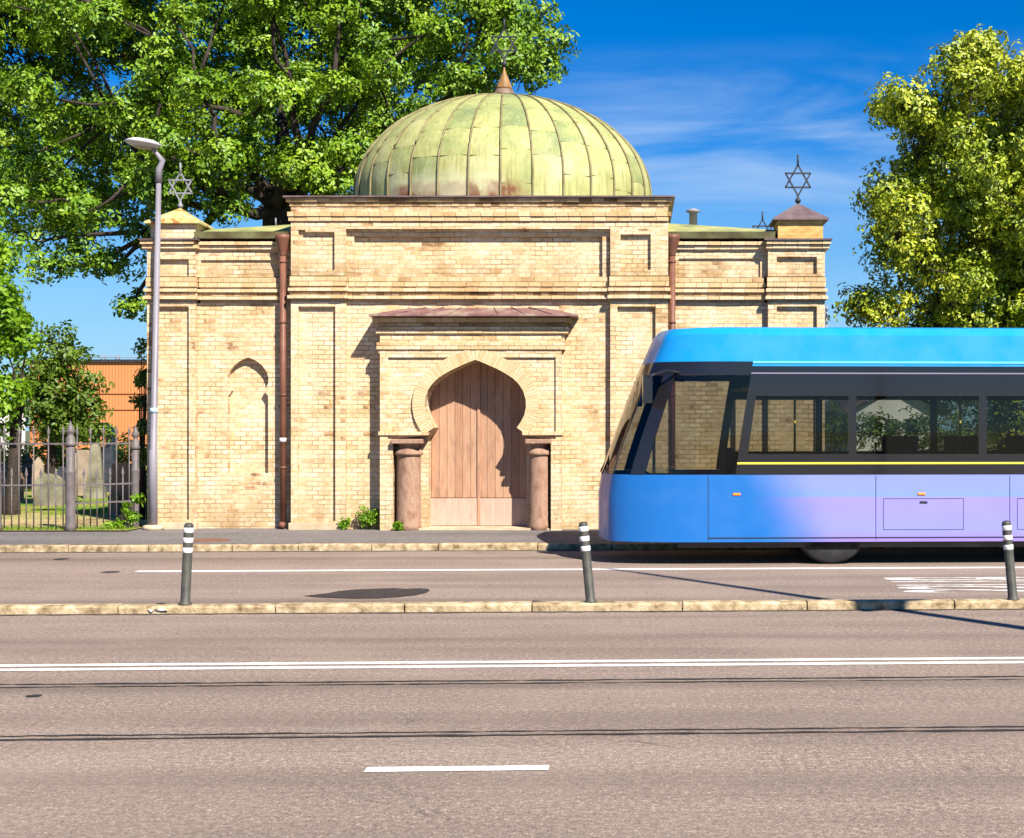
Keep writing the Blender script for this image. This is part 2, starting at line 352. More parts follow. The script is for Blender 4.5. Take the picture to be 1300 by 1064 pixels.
kerb('median_kerb', 13.63, .16, .08, M_kerb, 1.15, 1.6)
def line(v, w, u0, u1, z=.004, m=None, rag=0):
    b = MB(); n = max(1, int((u1-u0)/.12)) if rag else 1; vs = []; fs = []
    for i in range(n+1):
        u = u0+(u1-u0)*i/n
        vs += [RD(u, v-w/2+random.uniform(-rag, rag), z), RD(u, v+w/2+random.uniform(-rag, rag), z)]
        if i: fs.append((2*i-2, 2*i, 2*i+1, 2*i-1))
    return b.add(vs, fs)
def marking(name, b, m=M_paint): return tag(b.build(name, m), kind='structure')
marking('lane_line', line(17.70, .17, PX(178, 17.6), 26, rag=.006))
marking('double_centre_line', line(10.69, .10, -26, 26, rag=.004)); marking('double_centre_line', line(10.50, .10, -26, 26, rag=.004))
marking('lane_dash', line(7.34, .10, -1.38, -.44, rag=.003))
for v, w in ((9.90, .034), (9.79, .024), (8.235, .022), (8.135, .036)):
    marking('tar_seam', line(v, w, -26, 26, .004, rag=.013), M_tar)
M_grit = noisy('gutter_grit', [(.35, (.03, .024, .018)), (.55, (.09, .07, .055)), (.7, (.2, .16, .12))], 14, .95, bump=.01)
for v, w in ((13.60, .07), (13.81, .08), (20.50, .10)): marking('gutter_grit', line(v, w, -26, 26, .005, rag=.022), M_grit)
# dark repair patch between the lines, drain covers and small stains
def blob(name, px, py, rx, ry, z=.004, n=36, jag=.12, m=M_tar, pts=None):
    d = F*CH/(py-HY); x = PX(px, d); b = MB(); vs = []
    for k in range(n):
        a = 2*math.pi*k/n; j = 1+random.uniform(-jag, jag); vs.append((x+rx*j*math.cos(a), d+ry*j*math.sin(a)+.045*rx*math.cos(a), z))
    b.add(vs, [tuple(range(n))]); return tag(b.build(name, m), kind='structure')
d = F*CH/(753-HY); b = MB()
out = [(385,757),(400,755.5),(415,754),(430,751),(450,749),(470,748.2),(490,747.6),(500,747.2),(515,748.2),(530,747.4),(543,748),(546,750),(541,753),(528,756),(505,758.5),(480,760),(450,760.3),(425,759.6),(405,758.8)]
M_patch = noisy('dark_asphalt_patch', [(.3, (.020, .015, .014)), (.7, (.045, .035, .032))], 12, .8, bump=.004, bscale=90)
b.add([(PX(x, F*CH/(y-HY)), F*CH/(y-HY), .006) for x, y in out], [tuple(range(len(out)))])
tag(b.build('asphalt_patch', M_patch), kind='structure')
blob('asphalt_stain', 78, 710, .09, .12); blob('asphalt_stain', 140, 726.5, .11, .10); blob('asphalt_stain', 43, 884, .05, .05)

# manhole in the pavement
d = F*1.65/(686-HY); b = MB(); b.lathe([(.31, 0), (.31, .006), (.27, .009), (.25, .006), (.0001, .008)], 28, (PX(266, d), d, .10))
tag(b.build('manhole_cover', M_pipe), 'round rusty manhole cover in the pavement before the left wing', 'manhole')
# crumpled white litter lying on the median kerb
b = MB(); dl = 13.50; x = PX(205, dl); vs = []
for i in range(7):
    for j in range(5): vs.append((x-.09+.03*i+random.uniform(-.01, .01), dl-.1+.035*j, .012+random.uniform(0, .045)))
b.add(vs, [(i*5+j, (i+1)*5+j, (i+1)*5+j+1, i*5+j+1) for i in range(6) for j in range(4)])
tag(b.build('paper_litter', M_white), 'crumpled white scrap of paper lying against the median kerb', 'litter')
# BUSS lettering, read by drivers in the lane
cu = bpy.data.curves.new('lane_lettering', 'FONT'); cu.body = 'BUSS'; cu.size = 1; cu.extrude = 0; cu.align_x = 'LEFT'
to = bpy.data.objects.new('tmp', cu); C.objects.link(to); bpy.context.view_layer.update()
dg = bpy.context.evaluated_depsgraph_get(); me = bpy.data.meshes.new_from_object(to.evaluated_get(dg))
bpy.data.objects.remove(to)
xs = [v.co.x for v in me.vertices]; ys = [v.co.y for v in me.vertices]
wx, wy = max(xs)-min(xs), max(ys)-min(ys); x0, y0 = min(xs), min(ys)
for v in me.vertices:      # text runs across the lane, letters stretched along it; drivers go towards -u
    a = (v.co.x-x0)/wx; h = (v.co.y-y0)/wy
    v.co = RD(5.5-2.6*h, 15.0+1.55*(1-a)+0*.1, .004)
o = bpy.data.objects.new('bus_lane_lettering', me); C.objects.link(o); me.materials.clear(); me.materials.append(M_wpaint); tag(o, kind='structure')
bm = bmesh.new(); bm.from_mesh(me)
bmesh.ops.recalc_face_normals(bm, faces=bm.faces)
for f in bm.faces:
    if f.normal.z < 0: f.normal_flip()
bm.to_mesh(me); bm.free()

# ---------------------------------------------------------------- the chapel
Y0 = 23.60          # wing field plane
YM = 23.46          # main field plane
YP = 23.34          # main pilaster plane
YT = 23.16          # portal front plane
YW = 23.47          # wing pier plane
kx = Y0/F
def x_(p): return (p-PX0)*kx*.995
def z_(p): return CH+(HY-p)*kx*.995
GZ = .10
chapel = empty('chapel', (0, 0, 0), label='yellow brick domed chapel with horseshoe arch doorway and green copper dome', cat='chapel')
XC = x_(610); CY = 27.0
MX0, MX1 = x_(372), x_(848)
def courses(mb, x0, x1, z0, z1, yf, yb, jy=.004, L_=.205, chip=.004):
    rows = max(1, round((z1-z0)/.075)); h = (z1-z0)/rows
    for r in range(rows):
        x = x0-(0 if r % 2 else L_/2)
        while x < x1:
            a, c = max(x, x0), min(x+L_, x1)
            if c-a > .03:
                j = random.uniform(-jy, jy); t = random.uniform(-chip, 0)
                ea = .003 if a > x0 else 0; ec = .003 if c < x1 else 0
                mb.box(a+ea, c-ec, yf+j, yb, z0+r*h+.002-t*.5, z0+(r+1)*h-.003+t)
            x += L_
    return mb
def ret(mb, xe, side, z0, z1, yf, yb):   # brick return along a side face
    rows = max(1, round((z1-z0)/.075)); h = (z1-z0)/rows
    for r in range(rows):
        y = yf+(0 if r % 2 else .12)
        mb.box(min(xe, xe+side*.001), max(xe, xe+side*.02), yf, yb, z0+r*h+.003, z0+(r+1)*h-.003)
# -- body walls behind the facade skins
b = MB(); b.box(MX0+.02, MX1-.02, YM+.30, 30.5, 0, 5.42); b.build('main_block_wall', M_brick, chapel)
# arch outline
def arch(cx, sc=1.0, yoff=0, pts=((0,458),(9,461.5),(18,465.5),(28,470),(38,475.5),(47,481.5),(54,488.5),(59.5,497),(62.5,507),(63,517),(61,527),(57,535),(51.5,543))):
    r = [(cx+dx*kx*sc, z_(y)) for dx, y in pts]
    l = [(cx-dx*kx*sc, z_(y)) for dx, y in pts[1:]]
    return l[::-1]+r              # from left foot over the apex to the right foot
AX = x_(606.5)
A1 = arch(AX)
hw = 62*kx
hole_in = [(AX-hw, GZ+.0), (AX-hw, z_(556))]+A1+[(AX+hw, z_(556)), (AX+hw, GZ)]
# main facade skin: field with door hole and stepped recess panel, in front of it pilasters
p1, p2, p3, p4 = x_(441), x_(776), x_(450), x_(765)
zt, zb = z_(292), z_(366)
b = MB()
plate(b, [(MX0+.03, GZ-.1), (AX-hw, GZ-.1)]+hole_in[1:-1]+[(AX+hw, GZ-.1), (MX1-.03, GZ-.1), (MX1-.03, z_(366)), (MX0+.03, z_(366))], [], YM, YM+.34)
plate(b, rect(p1-.05, p2+.05, zb, zt+.02), [rect(p3, p4, z_(354), z_(300))], YM-.02, YM+.06)
b.box(p3-.05, p4+.05, YM+.06, YM+.12, zb, zt+.05)
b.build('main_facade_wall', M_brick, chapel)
b = MB()       # frieze above the panels
b.box(MX0, MX1, YP, YM+.34, z_(292), z_(281)); b.box(MX0, MX1, YP-.005, YM+.34, z_(271), z_(258))
b.build('frieze', M_brick, chapel)
b = courses(MB(), MX0-.035, MX1+.035, z_(282.5), z_(277), YP-.03, YM+.3); courses(b, MX0-.05, MX1+.05, z_(276.8), z_(270.8), YP-.05, YM+.3)
b.build('frieze_course', M_bband, chapel)
b = courses(MB(), MX0-.02, MX1+.02, z_(264), z_(258.6), YP-.02, YM+.3, L_=.13); b.build('frieze_course', M_bdark, chapel)
b = courses(MB(), MX0-.07, MX1+.07, z_(258.4), z_(253.6), YP-.06, YM+.3); b.build('cornice_course', M_bdark, chapel)
def cap(name, x0, x1, yf, yb, z0, z1, m, over=.06, par=chapel):
    b = MB(); b.add([(x0-over, yf-over, z0), (x1+over, yf-over, z0), (x1+over, yb+over, z0), (x0-over, yb+over, z0),
                     (x0-over, yf-over, z0+.025), (x1+over, yf-over, z0+.025), (x1+over, yb+over, z0+.025), (x0-over, yb+over, z0+.025),
                     (x0, yf, z1), (x1, yf, z1), (x1, yb, z1), (x0, yb, z1)],
                    [(0,3,2,1),(0,1,5,4),(1,2,6,5),(2,3,7,6),(3,0,4,7),(4,5,9,8),(5,6,10,9),(6,7,11,10),(7,4,8,11),(8,9,10,11)])
    return b.build(name, m, par)
cap('cornice_cap', MX0-.04, MX1+.04, YP-.04, 30.5, z_(253.4), z_(250.5), M_soot, .07)
# pilasters with sunk panels
def pier(name, xa, xb, yf, yb, z0, z1, holes, dep=.075):
    b = MB(); plate(b, rect(xa, xb, z0, z1), holes, yf, yf+dep); b.box(xa+.003, xb-.003, yf+dep, yb, z0, z1-.003)
    return b.build(name, M_brick, chapel, uvoff=random.random())
LP0, LP1, RP0, RP1 = MX0, x_(441), x_(775), MX1
pier('pilaster', LP0, LP1, YP, YM+.3, GZ-.1, z_(384), [rect(x_(381), x_(428), z_(661), z_(390))])
pier('pilaster', RP0, RP1, YP, YM+.3, GZ-.1, z_(384), [rect(x_(784), x_(832), z_(661), z_(390))])
pier('pilaster', LP0, LP1, YP, YM+.3, z_(351), z_(292)-.002, [[(x_(381), z_(344)), (x_(427), z_(344)), (x_(427), z_(296)), (x_(390), z_(296)), (x_(390), z_(293)), (x_(381), z_(293))]])
pier('pilaster', RP0, RP1, YP, YM+.3, z_(351), z_(292)-.002, [rect(x_(788), x_(826), z_(344), z_(299))])
# middle string course, stepped out over field and pilasters
def string(x0, x1, yf, yb, zt0, zscale=1.0):
    b = courses(MB(), x0-.015, x1+.015, z_(364.2), z_(352), yf-.02, yb); b.build('string_course', M_bband, chapel)
    b = courses(MB(), x0-.035, x1+.035, z_(371), z_(366.4), yf-.065, yb); b.build('string_course', M_bblock, chapel)
    b = courses(MB(), x0-.02, x1+.02, z_(375.6), z_(371.2), yf-.02, yb, L_=.13); b.build('string_course', M_bdark, chapel)
    b = courses(MB(), x0-.045, x1+.045, z_(380.4), z_(375.8), yf-.075, yb, .008); b.build('string_course', M_bblock, chapel)
    b = MB(); b.box(x0, x1, yf+.012, yb, z_(384), z_(351.5)); b.build('string_course_core', M_mortar, chapel)
string(LP0, LP1, YP, YM+.29, 0); string(RP0, RP1, YP, YM+.29, 0); string(LP1+.05, RP0-.05, YM-.02, YM+.28, 0)
# stone plinth blocks
for xa, xb, yf in ((LP0-.03, LP1+.02, YP-.06), (x_(198), x_(250), YW-.05), (RP0-.02, RP1+.03, YP-.06), (x_(975), x_(1048), YW-.05)):
    b = MB(); b.box(xa, xb, yf, yf+.2, 0, z_(663)); b.build('plinth_stone', M_plinth, chapel, bevel=.01)

# -- wings
def wing(xo, xi, side):
    """xo outer edge, xi where it meets the main block; side -1 left, +1 right"""
    lo, hi = min(xo, xi), max(xo, xi); ztop = z_(316)
    if side < 0: pa, pb = x_(187), x_(248); fa, fb = x_(248), MX0+.02; nc = x_(312.5); up = rect(x_(252), x_(354), z_(363), z_(329)); pu = rect(x_(197), x_(240), z_(364), z_(329)); pl = rect(x_(197), x_(240), z_(660), z_(389))
    else: pa, pb = x_(975), x_(1047); fa, fb = MX1-.02, x_(975); nc = x_(909); up = rect(x_(862), x_(966), z_(362), z_(327)); pu = rect(x_(986), x_(1037), z_(348), z_(326)); pl = rect(x_(986), x_(1037), z_(660), z_(389))
    npt = ((0,453.5),(6,455.5),(12,459),(18,464),(23,471),(26,479),(25.5,487),(20.5,495.5),(22,498),(25.5,503))
    nh = [(nc-25.5*kx, z_(601))]+arch(nc, 1, 0, npt)+[(nc+25.5*kx, z_(601))]
    b = MB(); plate(b, rect(fa, fb, 0, z_(384)), [nh], Y0, Y0+.12); b.box(fa, fb, Y0+.12, Y0+.3, 0, z_(384))
    plate(b, rect(fa, fb, z_(351), z_(310)), [[(x, max(z, z_(351)+.002)) for x, z in up]], Y0, Y0+.04); b.box(fa, fb, Y0+.04, Y0+.3, z_(351), z_(310))
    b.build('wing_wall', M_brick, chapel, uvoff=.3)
    b = MB(); b.box(lo+.04, hi, Y0+.29, 30.4, 0, z_(312)); b.build('wing_wall', M_brick, chapel, uvoff=.1)
    pier('corner_pier', pa, pb, YW, Y0+.3, 0, z_(384), [pl]); pier('corner_pier', pa, pb, YW, Y0+.3, z_(351), z_(310), [[(x, max(z, z_(351)+.002)) for x, z in pu]])
    string(pa, pb, YW, Y0+.28, 0); string(fa+.05 if side < 0 else fa, fb-.0 if side < 0 else fb-.05, Y0-.02, Y0+.27, 0)
    # top cornice
    for (xa, xb, yf, yb) in ((pa-(.02 if side < 0 else 0), pb+(.02 if side > 0 else 0), YW, Y0+.28), (fa, fb, Y0, Y0+.27)):
        ov = .05
        b = courses(MB(), xa-(ov if side < 0 or xa != pa else .03), xb+(ov if side > 0 or xb == pb else 0), z_(316), z_(311), yf-.05, yb); b.build('cornice_course', M_bblock, chapel)
        b = courses(MB(), xa-.07 if side < 0 else xa-.03, xb+.07 if side > 0 else xb, z_(310.8), z_(306), yf-.09, yb); b.build('cornice_course', M_bband, chapel)
    cap('cornice_cap', pa-(.09 if side < 0 else .05), pb+(.09 if side > 0 else .05), YW-.1, Y0+.6, z_(306)+.002, z_(303.8), M_soot, .02)
    # side return strings on the outer flank
    xs = pa if side < 0 else pb
    b = MB()
    for (z0, z1, o) in ((z_(371), z_(366.4), .05), (z_(380.4), z_(375.8), .055), (z_(316), z_(306), .08)):
        b.box(min(xs, xs+side*o), max(xs, xs+side*o), Y0+.285, 30.4, z0, z1)
    b.build('flank_course', M_bband, chapel)
    b = MB(); b.box(min(xs-side*.06, xs), max(xs-side*.06, xs), Y0+.301, 30.4, 0, z_(310)); b.build('flank_wall', M_brick, chapel)
    # gutter fascia and copper roof
    gz0, gz1 = z_(302.5)+.0, z_(294.5)
    b = MB(); ga, gb = (x_(247), MX0) if side < 0 else (MX1, x_(984))
    b.add([(ga, Y0-.12, gz0), (gb, Y0-.12, gz0), (gb, Y0-.17, gz1), (ga, Y0-.17, gz1), (ga, Y0+.3, gz0), (gb, Y0+.3, gz0), (gb, Y0+.3, gz1), (ga, Y0+.3, gz1)],
          [(0,1,2,3),(4,5,6,7),(3,2,6,7),(0,1,5,4),(0,3,7,4),(1,2,6,5)])
    b.build('roof_gutter', M_gutter, chapel)
    b = MB(); xo_ = pa if side < 0 else pb; zr = z_(294)
    A, B_, Cc, D = (xo_, Y0+.05, zr), (xi, Y0+.05, zr), (xi, 25.0, zr+.36), (xi, 29.2, zr+.36)
    E, Fp = (xo_, 30.4, zr), (xi, 30.4, zr)
    b.add([A, B_, Cc, D, E, Fp], [(0, 1, 2), (0, 2, 3, 4), (3, 5, 4), (0, 4, 5, 1), (1, 5, 3, 2)])
    # standing seams
    for t in (.25, .5, .75):
        p = Vector(A).lerp(Vector(E), t); q = Vector(Cc).lerp(Vector(D), t); b.tube([p+Vector((0, 0, .015)), q+Vector((0, 0, .015))], .018, 4)
    b.build('wing_roof', M_roofg, chapel)
wing(x_(187), MX0, -1); wing(x_(1047), MX1, 1)

# -- corner turrets with star finials
def bar(mb, p, q, w, t):
    p, q = Vector(p), Vector(q); d = (q-p).normalized(); s = Vector((d.z, 0, -d.x))*w/2; y = Vector((0, t/2, 0))
    vs = [p-s-y, p+s-y, p+s+y, p-s+y, q-s-y, q+s-y, q+s+y, q-s+y]
    mb.add(vs, [(0,1,2,3),(4,7,6,5),(0,4,5,1),(1,5,6,2),(2,6,7,3),(3,7,4,0)])
def star(mb, cx, y, z0, sc=1.0):
    """z0 = foot. hexagram whose upright triangle and hanging triangle run on into the stem"""
    r = .235*sc; cz = z0+.385*sc
    w = .027*sc; h = r*.5
    for s in (1, -1):
        a = (cx, cz+s*r*1.12); l = (cx-.2*sc*1.05, cz-s*h); q = (cx+.2*sc*1.05, cz-s*h); yy = y+s*.008
        bar(mb, (a[0], yy, a[1]), (l[0], yy, l[1]), w, .02); bar(mb, (a[0], yy, a[1]), (q[0], yy, q[1]), w, .02); bar(mb, (l[0]-.01, yy, l[1]), (q[0]+.01, yy, q[1]), w, .02)
    mb.tube([(cx, y, cz+r*1.05), (cx, y, cz+r*1.12+.17*sc)], .018*sc, 6)
    mb.tube([(cx, y, z0-.02), (cx, y, cz-r*1.05)], .022*sc, 6)
    mb.lathe([(.002, -.05*sc), (.04*sc, -.03*sc), (.052*sc, 0), (.04*sc, .03*sc), (.002, .05*sc)], 12, (cx, y, z0+.04*sc))
M_turbrick = noisy('turret_ochre_brick', [(.35, (.36, .21, .06)), (.65, (.54, .36, .13))], 5, .85, bump=.006, st=(1, 1, 3))
def turret(cx, cy, hw_, zb_, ze, za, roofm, ironm, sc, front=True):
    b = MB(); b.box(cx-hw_, cx+hw_, cy-hw_, cy+hw_, zb_, ze)
    o = b.build('corner_turret', M_brick if roofm is M_turrust else M_turbrick, chapel, uvoff=random.random())
    e = hw_+.085; b = MB()
    b.add([(cx-e, cy-e, ze), (cx+e, cy-e, ze), (cx+e, cy+e, ze), (cx-e, cy+e, ze), (cx-e, cy-e, ze+.03), (cx+e, cy-e, ze+.03), (cx+e, cy+e, ze+.03), (cx-e, cy+e, ze+.03), (cx, cy, za)],
          [(0,3,2,1),(0,1,5,4),(1,2,6,5),(2,3,7,6),(3,0,4,7),(4,5,8),(5,6,8),(6,7,8),(7,4,8)])
    b.build('turret_roof', roofm, o)
    b = MB(); star(b, cx, cy, za, sc); b.build('star_of_david_finial', ironm, o)
tR, tL = PX(1013, 23.95), PX(229, 23.95)
turret(tR, 23.95, .375, z_(304), PZ(279.5, 23.55), PZ(258, 23.95), M_turlead, M_iron, 1.0)
turret(tL, 23.95, .375, z_(304), PZ(284, 23.55), PZ(264, 23.95), M_turrust, M_irong, .93)
turret(PX(968, 30.4), 30.4, .33, 4.7, 5.32, 5.60, M_turlead, M_iron, 1.0)
turret(PX(353, 30.6), 30.4, .33, 4.7, 5.2, 5.5, M_turrust, M_irong, .95)

# -- dome of copper sheets with standing seams
def dome():
    rad, H, zb_, z0_ = 2.80, 1.90, 5.46, 6.12; NG = 32
    def prof(t):                     # t 0..1 along the meridian
        Ls = [zb_, z0_]
        if t < .18: return rad+.0, zb_+(z0_-zb_)*t/.18
        a = (t-.18)/.82*math.pi/2*.965
        return rad*math.cos(a), z0_+H*math.sin(a)
    b = MB(); seam = MB()
    for g_ in range(NG):
        a0, a1 = 2*math.pi*(g_+.35)/NG, 2*math.pi*(g_+1.35)/NG
        cuts = [0]; t = random.choice((.14, .2, .27))
        while t < .97: cuts.append(t+random.uniform(-.012, .012)); t += .155
        cuts.append(1.0)
        for ci in range(len(cuts)-1):      # each sheet is its own little shell
            n = 5; vs = []; fs = []; off = random.uniform(-.004, .006)
            for i in range(n+1):
                r, z = prof(cuts[ci]+(cuts[ci+1]-cuts[ci])*i/n)
                for k in range(4):
                    a = a0+(a1-a0)*k/3; q = .02*math.sin(math.pi*k/3)*min(1, r/rad+.2); rr = r+off-(.006 if i == 0 else 0)+q
                    vs.append((XC+DX+rr*math.cos(a), CY+rr*math.sin(a), z+q*.3))
            for i in range(n):
                for k in range(3): fs.append((i*4+k, i*4+k+1, i*4+k+5, i*4+k+4))
            b.add(vs, fs, True)
            r, z = prof(cuts[ci])
            if ci: seam.tube([(XC+DX+(r+.012)*math.cos(a0+(a1-a0)*k/3), CY+(r+.012)*math.sin(a0+(a1-a0)*k/3), z) for k in range(4)], .006, 4)
        pts = []
        for i in range(25):
            r, z = prof(i/24); rr = r+.018; pts.append((XC+DX+rr*math.cos(a0), CY+rr*math.sin(a0), z+.005))
        seam.tube(pts, .019, 5)
    o = b.build('dome', M_copper, chapel)
    seam.build('standing_seams', M_seam, o)
    za = prof(1)[1]
    b = MB(); b.lathe([(.23, -.06), (.235, .03), (.20, .05), (.215, .07), (.215, .12), (.19, .135), (.18, .17), (.16, .20)], 24, (XC+DX, CY, za))
    b.build('finial_base', M_tan, o)
    b = MB(); b.lathe([(.165, .2), (.15, .24), (.115, .33), (.075, .43), (.04, .52), (.02, .58), (.018, .66)], 24, (XC+DX, CY, za))
    b.build('finial_cone', M_rustcopper, o)
    b = MB(); star(b, XC+DX+.0, CY, za+.64, 1.12); b.build('star_of_david_finial', M_iron, o)
DX = .07
dome()
b = MB(); b.box(MX0+.3, MX1-.3, YP+.3, 30.2, z_(262), z_(254)); b.build('dome_base_roof', M_soot, chapel)

# -- portal
PA, PB = x_(487), x_(714)
ca, cb = x_(503), x_(701)
hole_out = [(ca, 0), (ca, z_(557)), (AX-60*kx, z_(553))]+A1+[(AX+60*kx, z_(553)), (cb, z_(557)), (cb, 0)]
port = empty('portal', (0, 0, 0)); port.parent = chapel
b = MB(); outer = [(PA, 0)]+hole_out+[(PB, 0), (PB, z_(416)), (PA, z_(416))]
plate(b, outer, [], YT+.018, YM-.001)
b.build('portal_wall', M_brick, port, uvoff=.15)
# frame strips standing proud round the sunk spandrels
b = MB(); zf = z_(455)
plate(b, [(PA, 0), (ca, 0), (ca, z_(557)), (x_(497), z_(557)), (x_(497), zf), (x_(584), zf), (x_(600), z_(447)), (x_(613), z_(447)), (x_(624), zf), (x_(707), zf), (x_(707), z_(557)), (cb, z_(557)), (cb, 0), (PB, 0), (PB, z_(416)), (PA, z_(416))], [], YT-.022, YT+.02)
b.build('portal_frame', M_brick, port, uvoff=.15)
# ring of voussoirs
b = MB(); ring = arch(AX); n = 84
seg = [0]
for i in range(1, len(ring)): seg.append(seg[-1]+math.dist(ring[i], ring[i-1]))
def at(s):
    for i in range(1, len(ring)):
        if s <= seg[i]+1e-9:
            t = (s-seg[i-1])/(seg[i]-seg[i-1]); p = (ring[i-1][0]*(1-t)+ring[i][0]*t, ring[i-1][1]*(1-t)+ring[i][1]*t)
            return p, (ring[i][0]-ring[i-1][0], ring[i][1]-ring[i-1][1])
def outw(s):
    e = .05; (p0, _), (p1, _) = at(max(0, s-e)), at(min(seg[-1], s+e)); dx, dz = p1[0]-p0[0], p1[1]-p0[1]; l = math.hypot(dx, dz); return (-dz/l, dx/l)
for i in range(n):
    s0, s1 = seg[-1]*i/n+.0015, seg[-1]*(i+1)/n-.0015
    (a, _), (c, _) = at(s0), at(s1); na, nc_ = outw(s0), outw(s1); wd = .205; j = random.uniform(-.003, .003)
    q = [(a[0], a[1]), (c[0], c[1]), (c[0]+nc_[0]*wd, c[1]+nc_[1]*wd), (a[0]+na[0]*wd, a[1]+na[1]*wd)]
    yf = YT-.032+j
    b.add([(x, yf, z) for x, z in q]+[(x, YT+.16, z) for x, z in q], [(0,1,2,3),(4,7,6,5),(0,4,5,1),(1,5,6,2),(2,6,7,3),(3,7,4,0)])
b.box(AX-.01, AX+.01, YT+.05, YT+.06, z_(450), z_(448)); b.build('arch_ring', M_ring, port)
# impost mouldings
for (xa, xb) in ((PA-.02, AX-60*kx+.02), (AX+60*kx-.02, PB+.02)):
    b = courses(MB(), xa, xb, z_(552.5), z_(547.5), YT-.05, YM-.02); b.build('impost', M_bblock, port)
# canopy entablature
for (z0, z1, o, m) in ((z_(450), z_(445.5), .02, M_bblock), (z_(445.3), z_(436), .05, M_bblock), (z_(435.8), z_(425.5), .0, M_bblock), (z_(425.3), z_(416.5), .06, M_bblock), (z_(416.3), z_(412), .03, M_bdark), (z_(411.8), z_(405.5), .11, M_bband)):
    b = courses(MB(), PA-.0-o, PB+.0+o+ (.05 if z0 > z_(440) else 0), z0, z1, YT-o, YM+.02, .003); b.build('entablature_course', m, port)
b = MB(); b.box(PA+.01, PB-.01, YT+.02, YM+.01, z_(416), z_(406)); b.build('entablature_core', M_mortar, port)
b = MB(); e0, e1, yf = x_(476), x_(735), YT-.27; zE, zE2, zR = z_(404.8), z_(402.8), z_(391)
b.add([(e0, yf, zE), (e1, yf, zE), (e1, YM, zE), (e0, YM, zE), (e0, yf, zE2), (e1, yf, zE2), (e1, YM, zE2), (e0, YM, zE2), (x_(521), YM-.0, zR), (x_(692), YM, zR)],
      [(0,3,2,1),(0,1,5,4),(1,2,6,5),(3,0,4,7),(4,5,9,8),(5,6,9),(7,4,8),(2,3,7,8,9,6)])
for t in (.12, .25, .38, .5, .62, .75, .88):
    b.tube([(e0+(e1-e0)*t, yf+.01, zE2+.01), (x_(521)+(x_(692)-x_(521))*t, YM, zR+.01)], .007, 4)
b.build('canopy_roof', M_canopy, port)
# columns
for cpx in (521.5, 685.5):
    cx = x_(cpx); cy = YT+.13; k = kx*.985; r0 = 15.0*kx if cpx < 600 else 12.5*kx
    b = MB(); b.lathe([(r0*1.05, 0), (r0*1.05, .10), (r0, .16), (r0*.99, .8), (r0*.96, 1.33), (r0*.96, 1.34)], 28, (cx, cy, GZ-.02))
    o = b.build('column', M_column, chapel)
    b = MB(); zt_ = z_(577); b.lathe([(r0*.95, 0), (r0*1.16, .02), (r0*1.2, .045), (r0*1.12, .08), (r0*.85, .13), (r0*.8, .17), (r0*1.0, .2), (r0*1.05, .21)], 28, (cx, cy, zt_-.02))
    b.build('capital', M_column, o)
    b = MB(); a = 19.5*kx if cpx < 600 else 16.5*kx; b.box(cx-a, cx+a, cy-a, cy+a*.9, z_(563), z_(557.2)); b.build('abacus', M_column, o, bevel=.01)
# jamb floor step
b = MB(); b.box(ca, cb, YT+.02, YM+.3, 0, GZ+.03); b.build('door_step', M_plinth, chapel)
# door leaves of vertical boards
YD = YM+.26; split = x_(606)
dz0, dzk = GZ+.04, z_(633.5)
for xa, xb in ((AX-hw-.12, split-.006), (split+.006, AX+hw+.12)):
    o = empty('door_leaf', (0, 0, 0)); o.parent = chapel; b = MB(); n = 7; w = (xb-xa)/n
    for i in range(n): b.box(xa+i*w+.003, xa+(i+1)*w-.003, YD+random.uniform(-.002, .002), YD+.05, dzk+.012, z_(452))
    b.box(xa, xb, YD+.02, YD+.06, dz0, z_(452)); b.build('door_boards', M_door, o)
    b = MB(); b.box(xa+.003, xb-.003, YD-.012, YD+.02, dz0, dzk); b.build('kick_panel', M_doorp, o)
b = MB(); b.box(split-.022, split+.022, YD-.03, YD-.002, dz0, z_(458)); b.build('cover_strip', M_door, chapel)
# downpipes
def downpipe(px, gap, zt_, yw):
    x = x_(px); y = yw-gap; o = empty('downpipe', (0, 0, 0)); o.parent = chapel
    b = MB(); b.tube([(x, y, .14), (x, y, zt_-.22)], .052, 14); b.tube([(x-.0, y, .2), (x-.02, y-.05, .13)], .056, 12)
    for z in (1.1, 2.3, 3.5, 4.5): b.tube([(x, y, z), (x, y, z+.035)], .06, 14); b.box(x-.012, x+.012, y, yw+.0, z, z+.03)
    b.build('pipe', M_pipe, o)
    b = MB(); b.lathe([(.053, -.32), (.056, -.3), (.12, -.04), (.125, -.03), (.125, .03), (.11, .03)], 16, (x, y, zt_)); b.build('hopper_head', M_pipe, o)
    if px < 600: b = MB(); b.tube([(x, y, z_(561)), (x, y, z_(556))], .0545, 14); b.build('white_band', M_white, o)
downpipe(360, .14, z_(301), Y0-.02); downpipe(853.5, .14, z_(301), Y0-.02)
b = MB(); xv = PX(880, 25.2); b.lathe([(.07, 0), (.07, .42), (.125, .43), (.12, .46), (.02, .50)], 14, (xv, 25.2, PZ(300, 25.2))); b.build('roof_vent', M_irong, chapel)

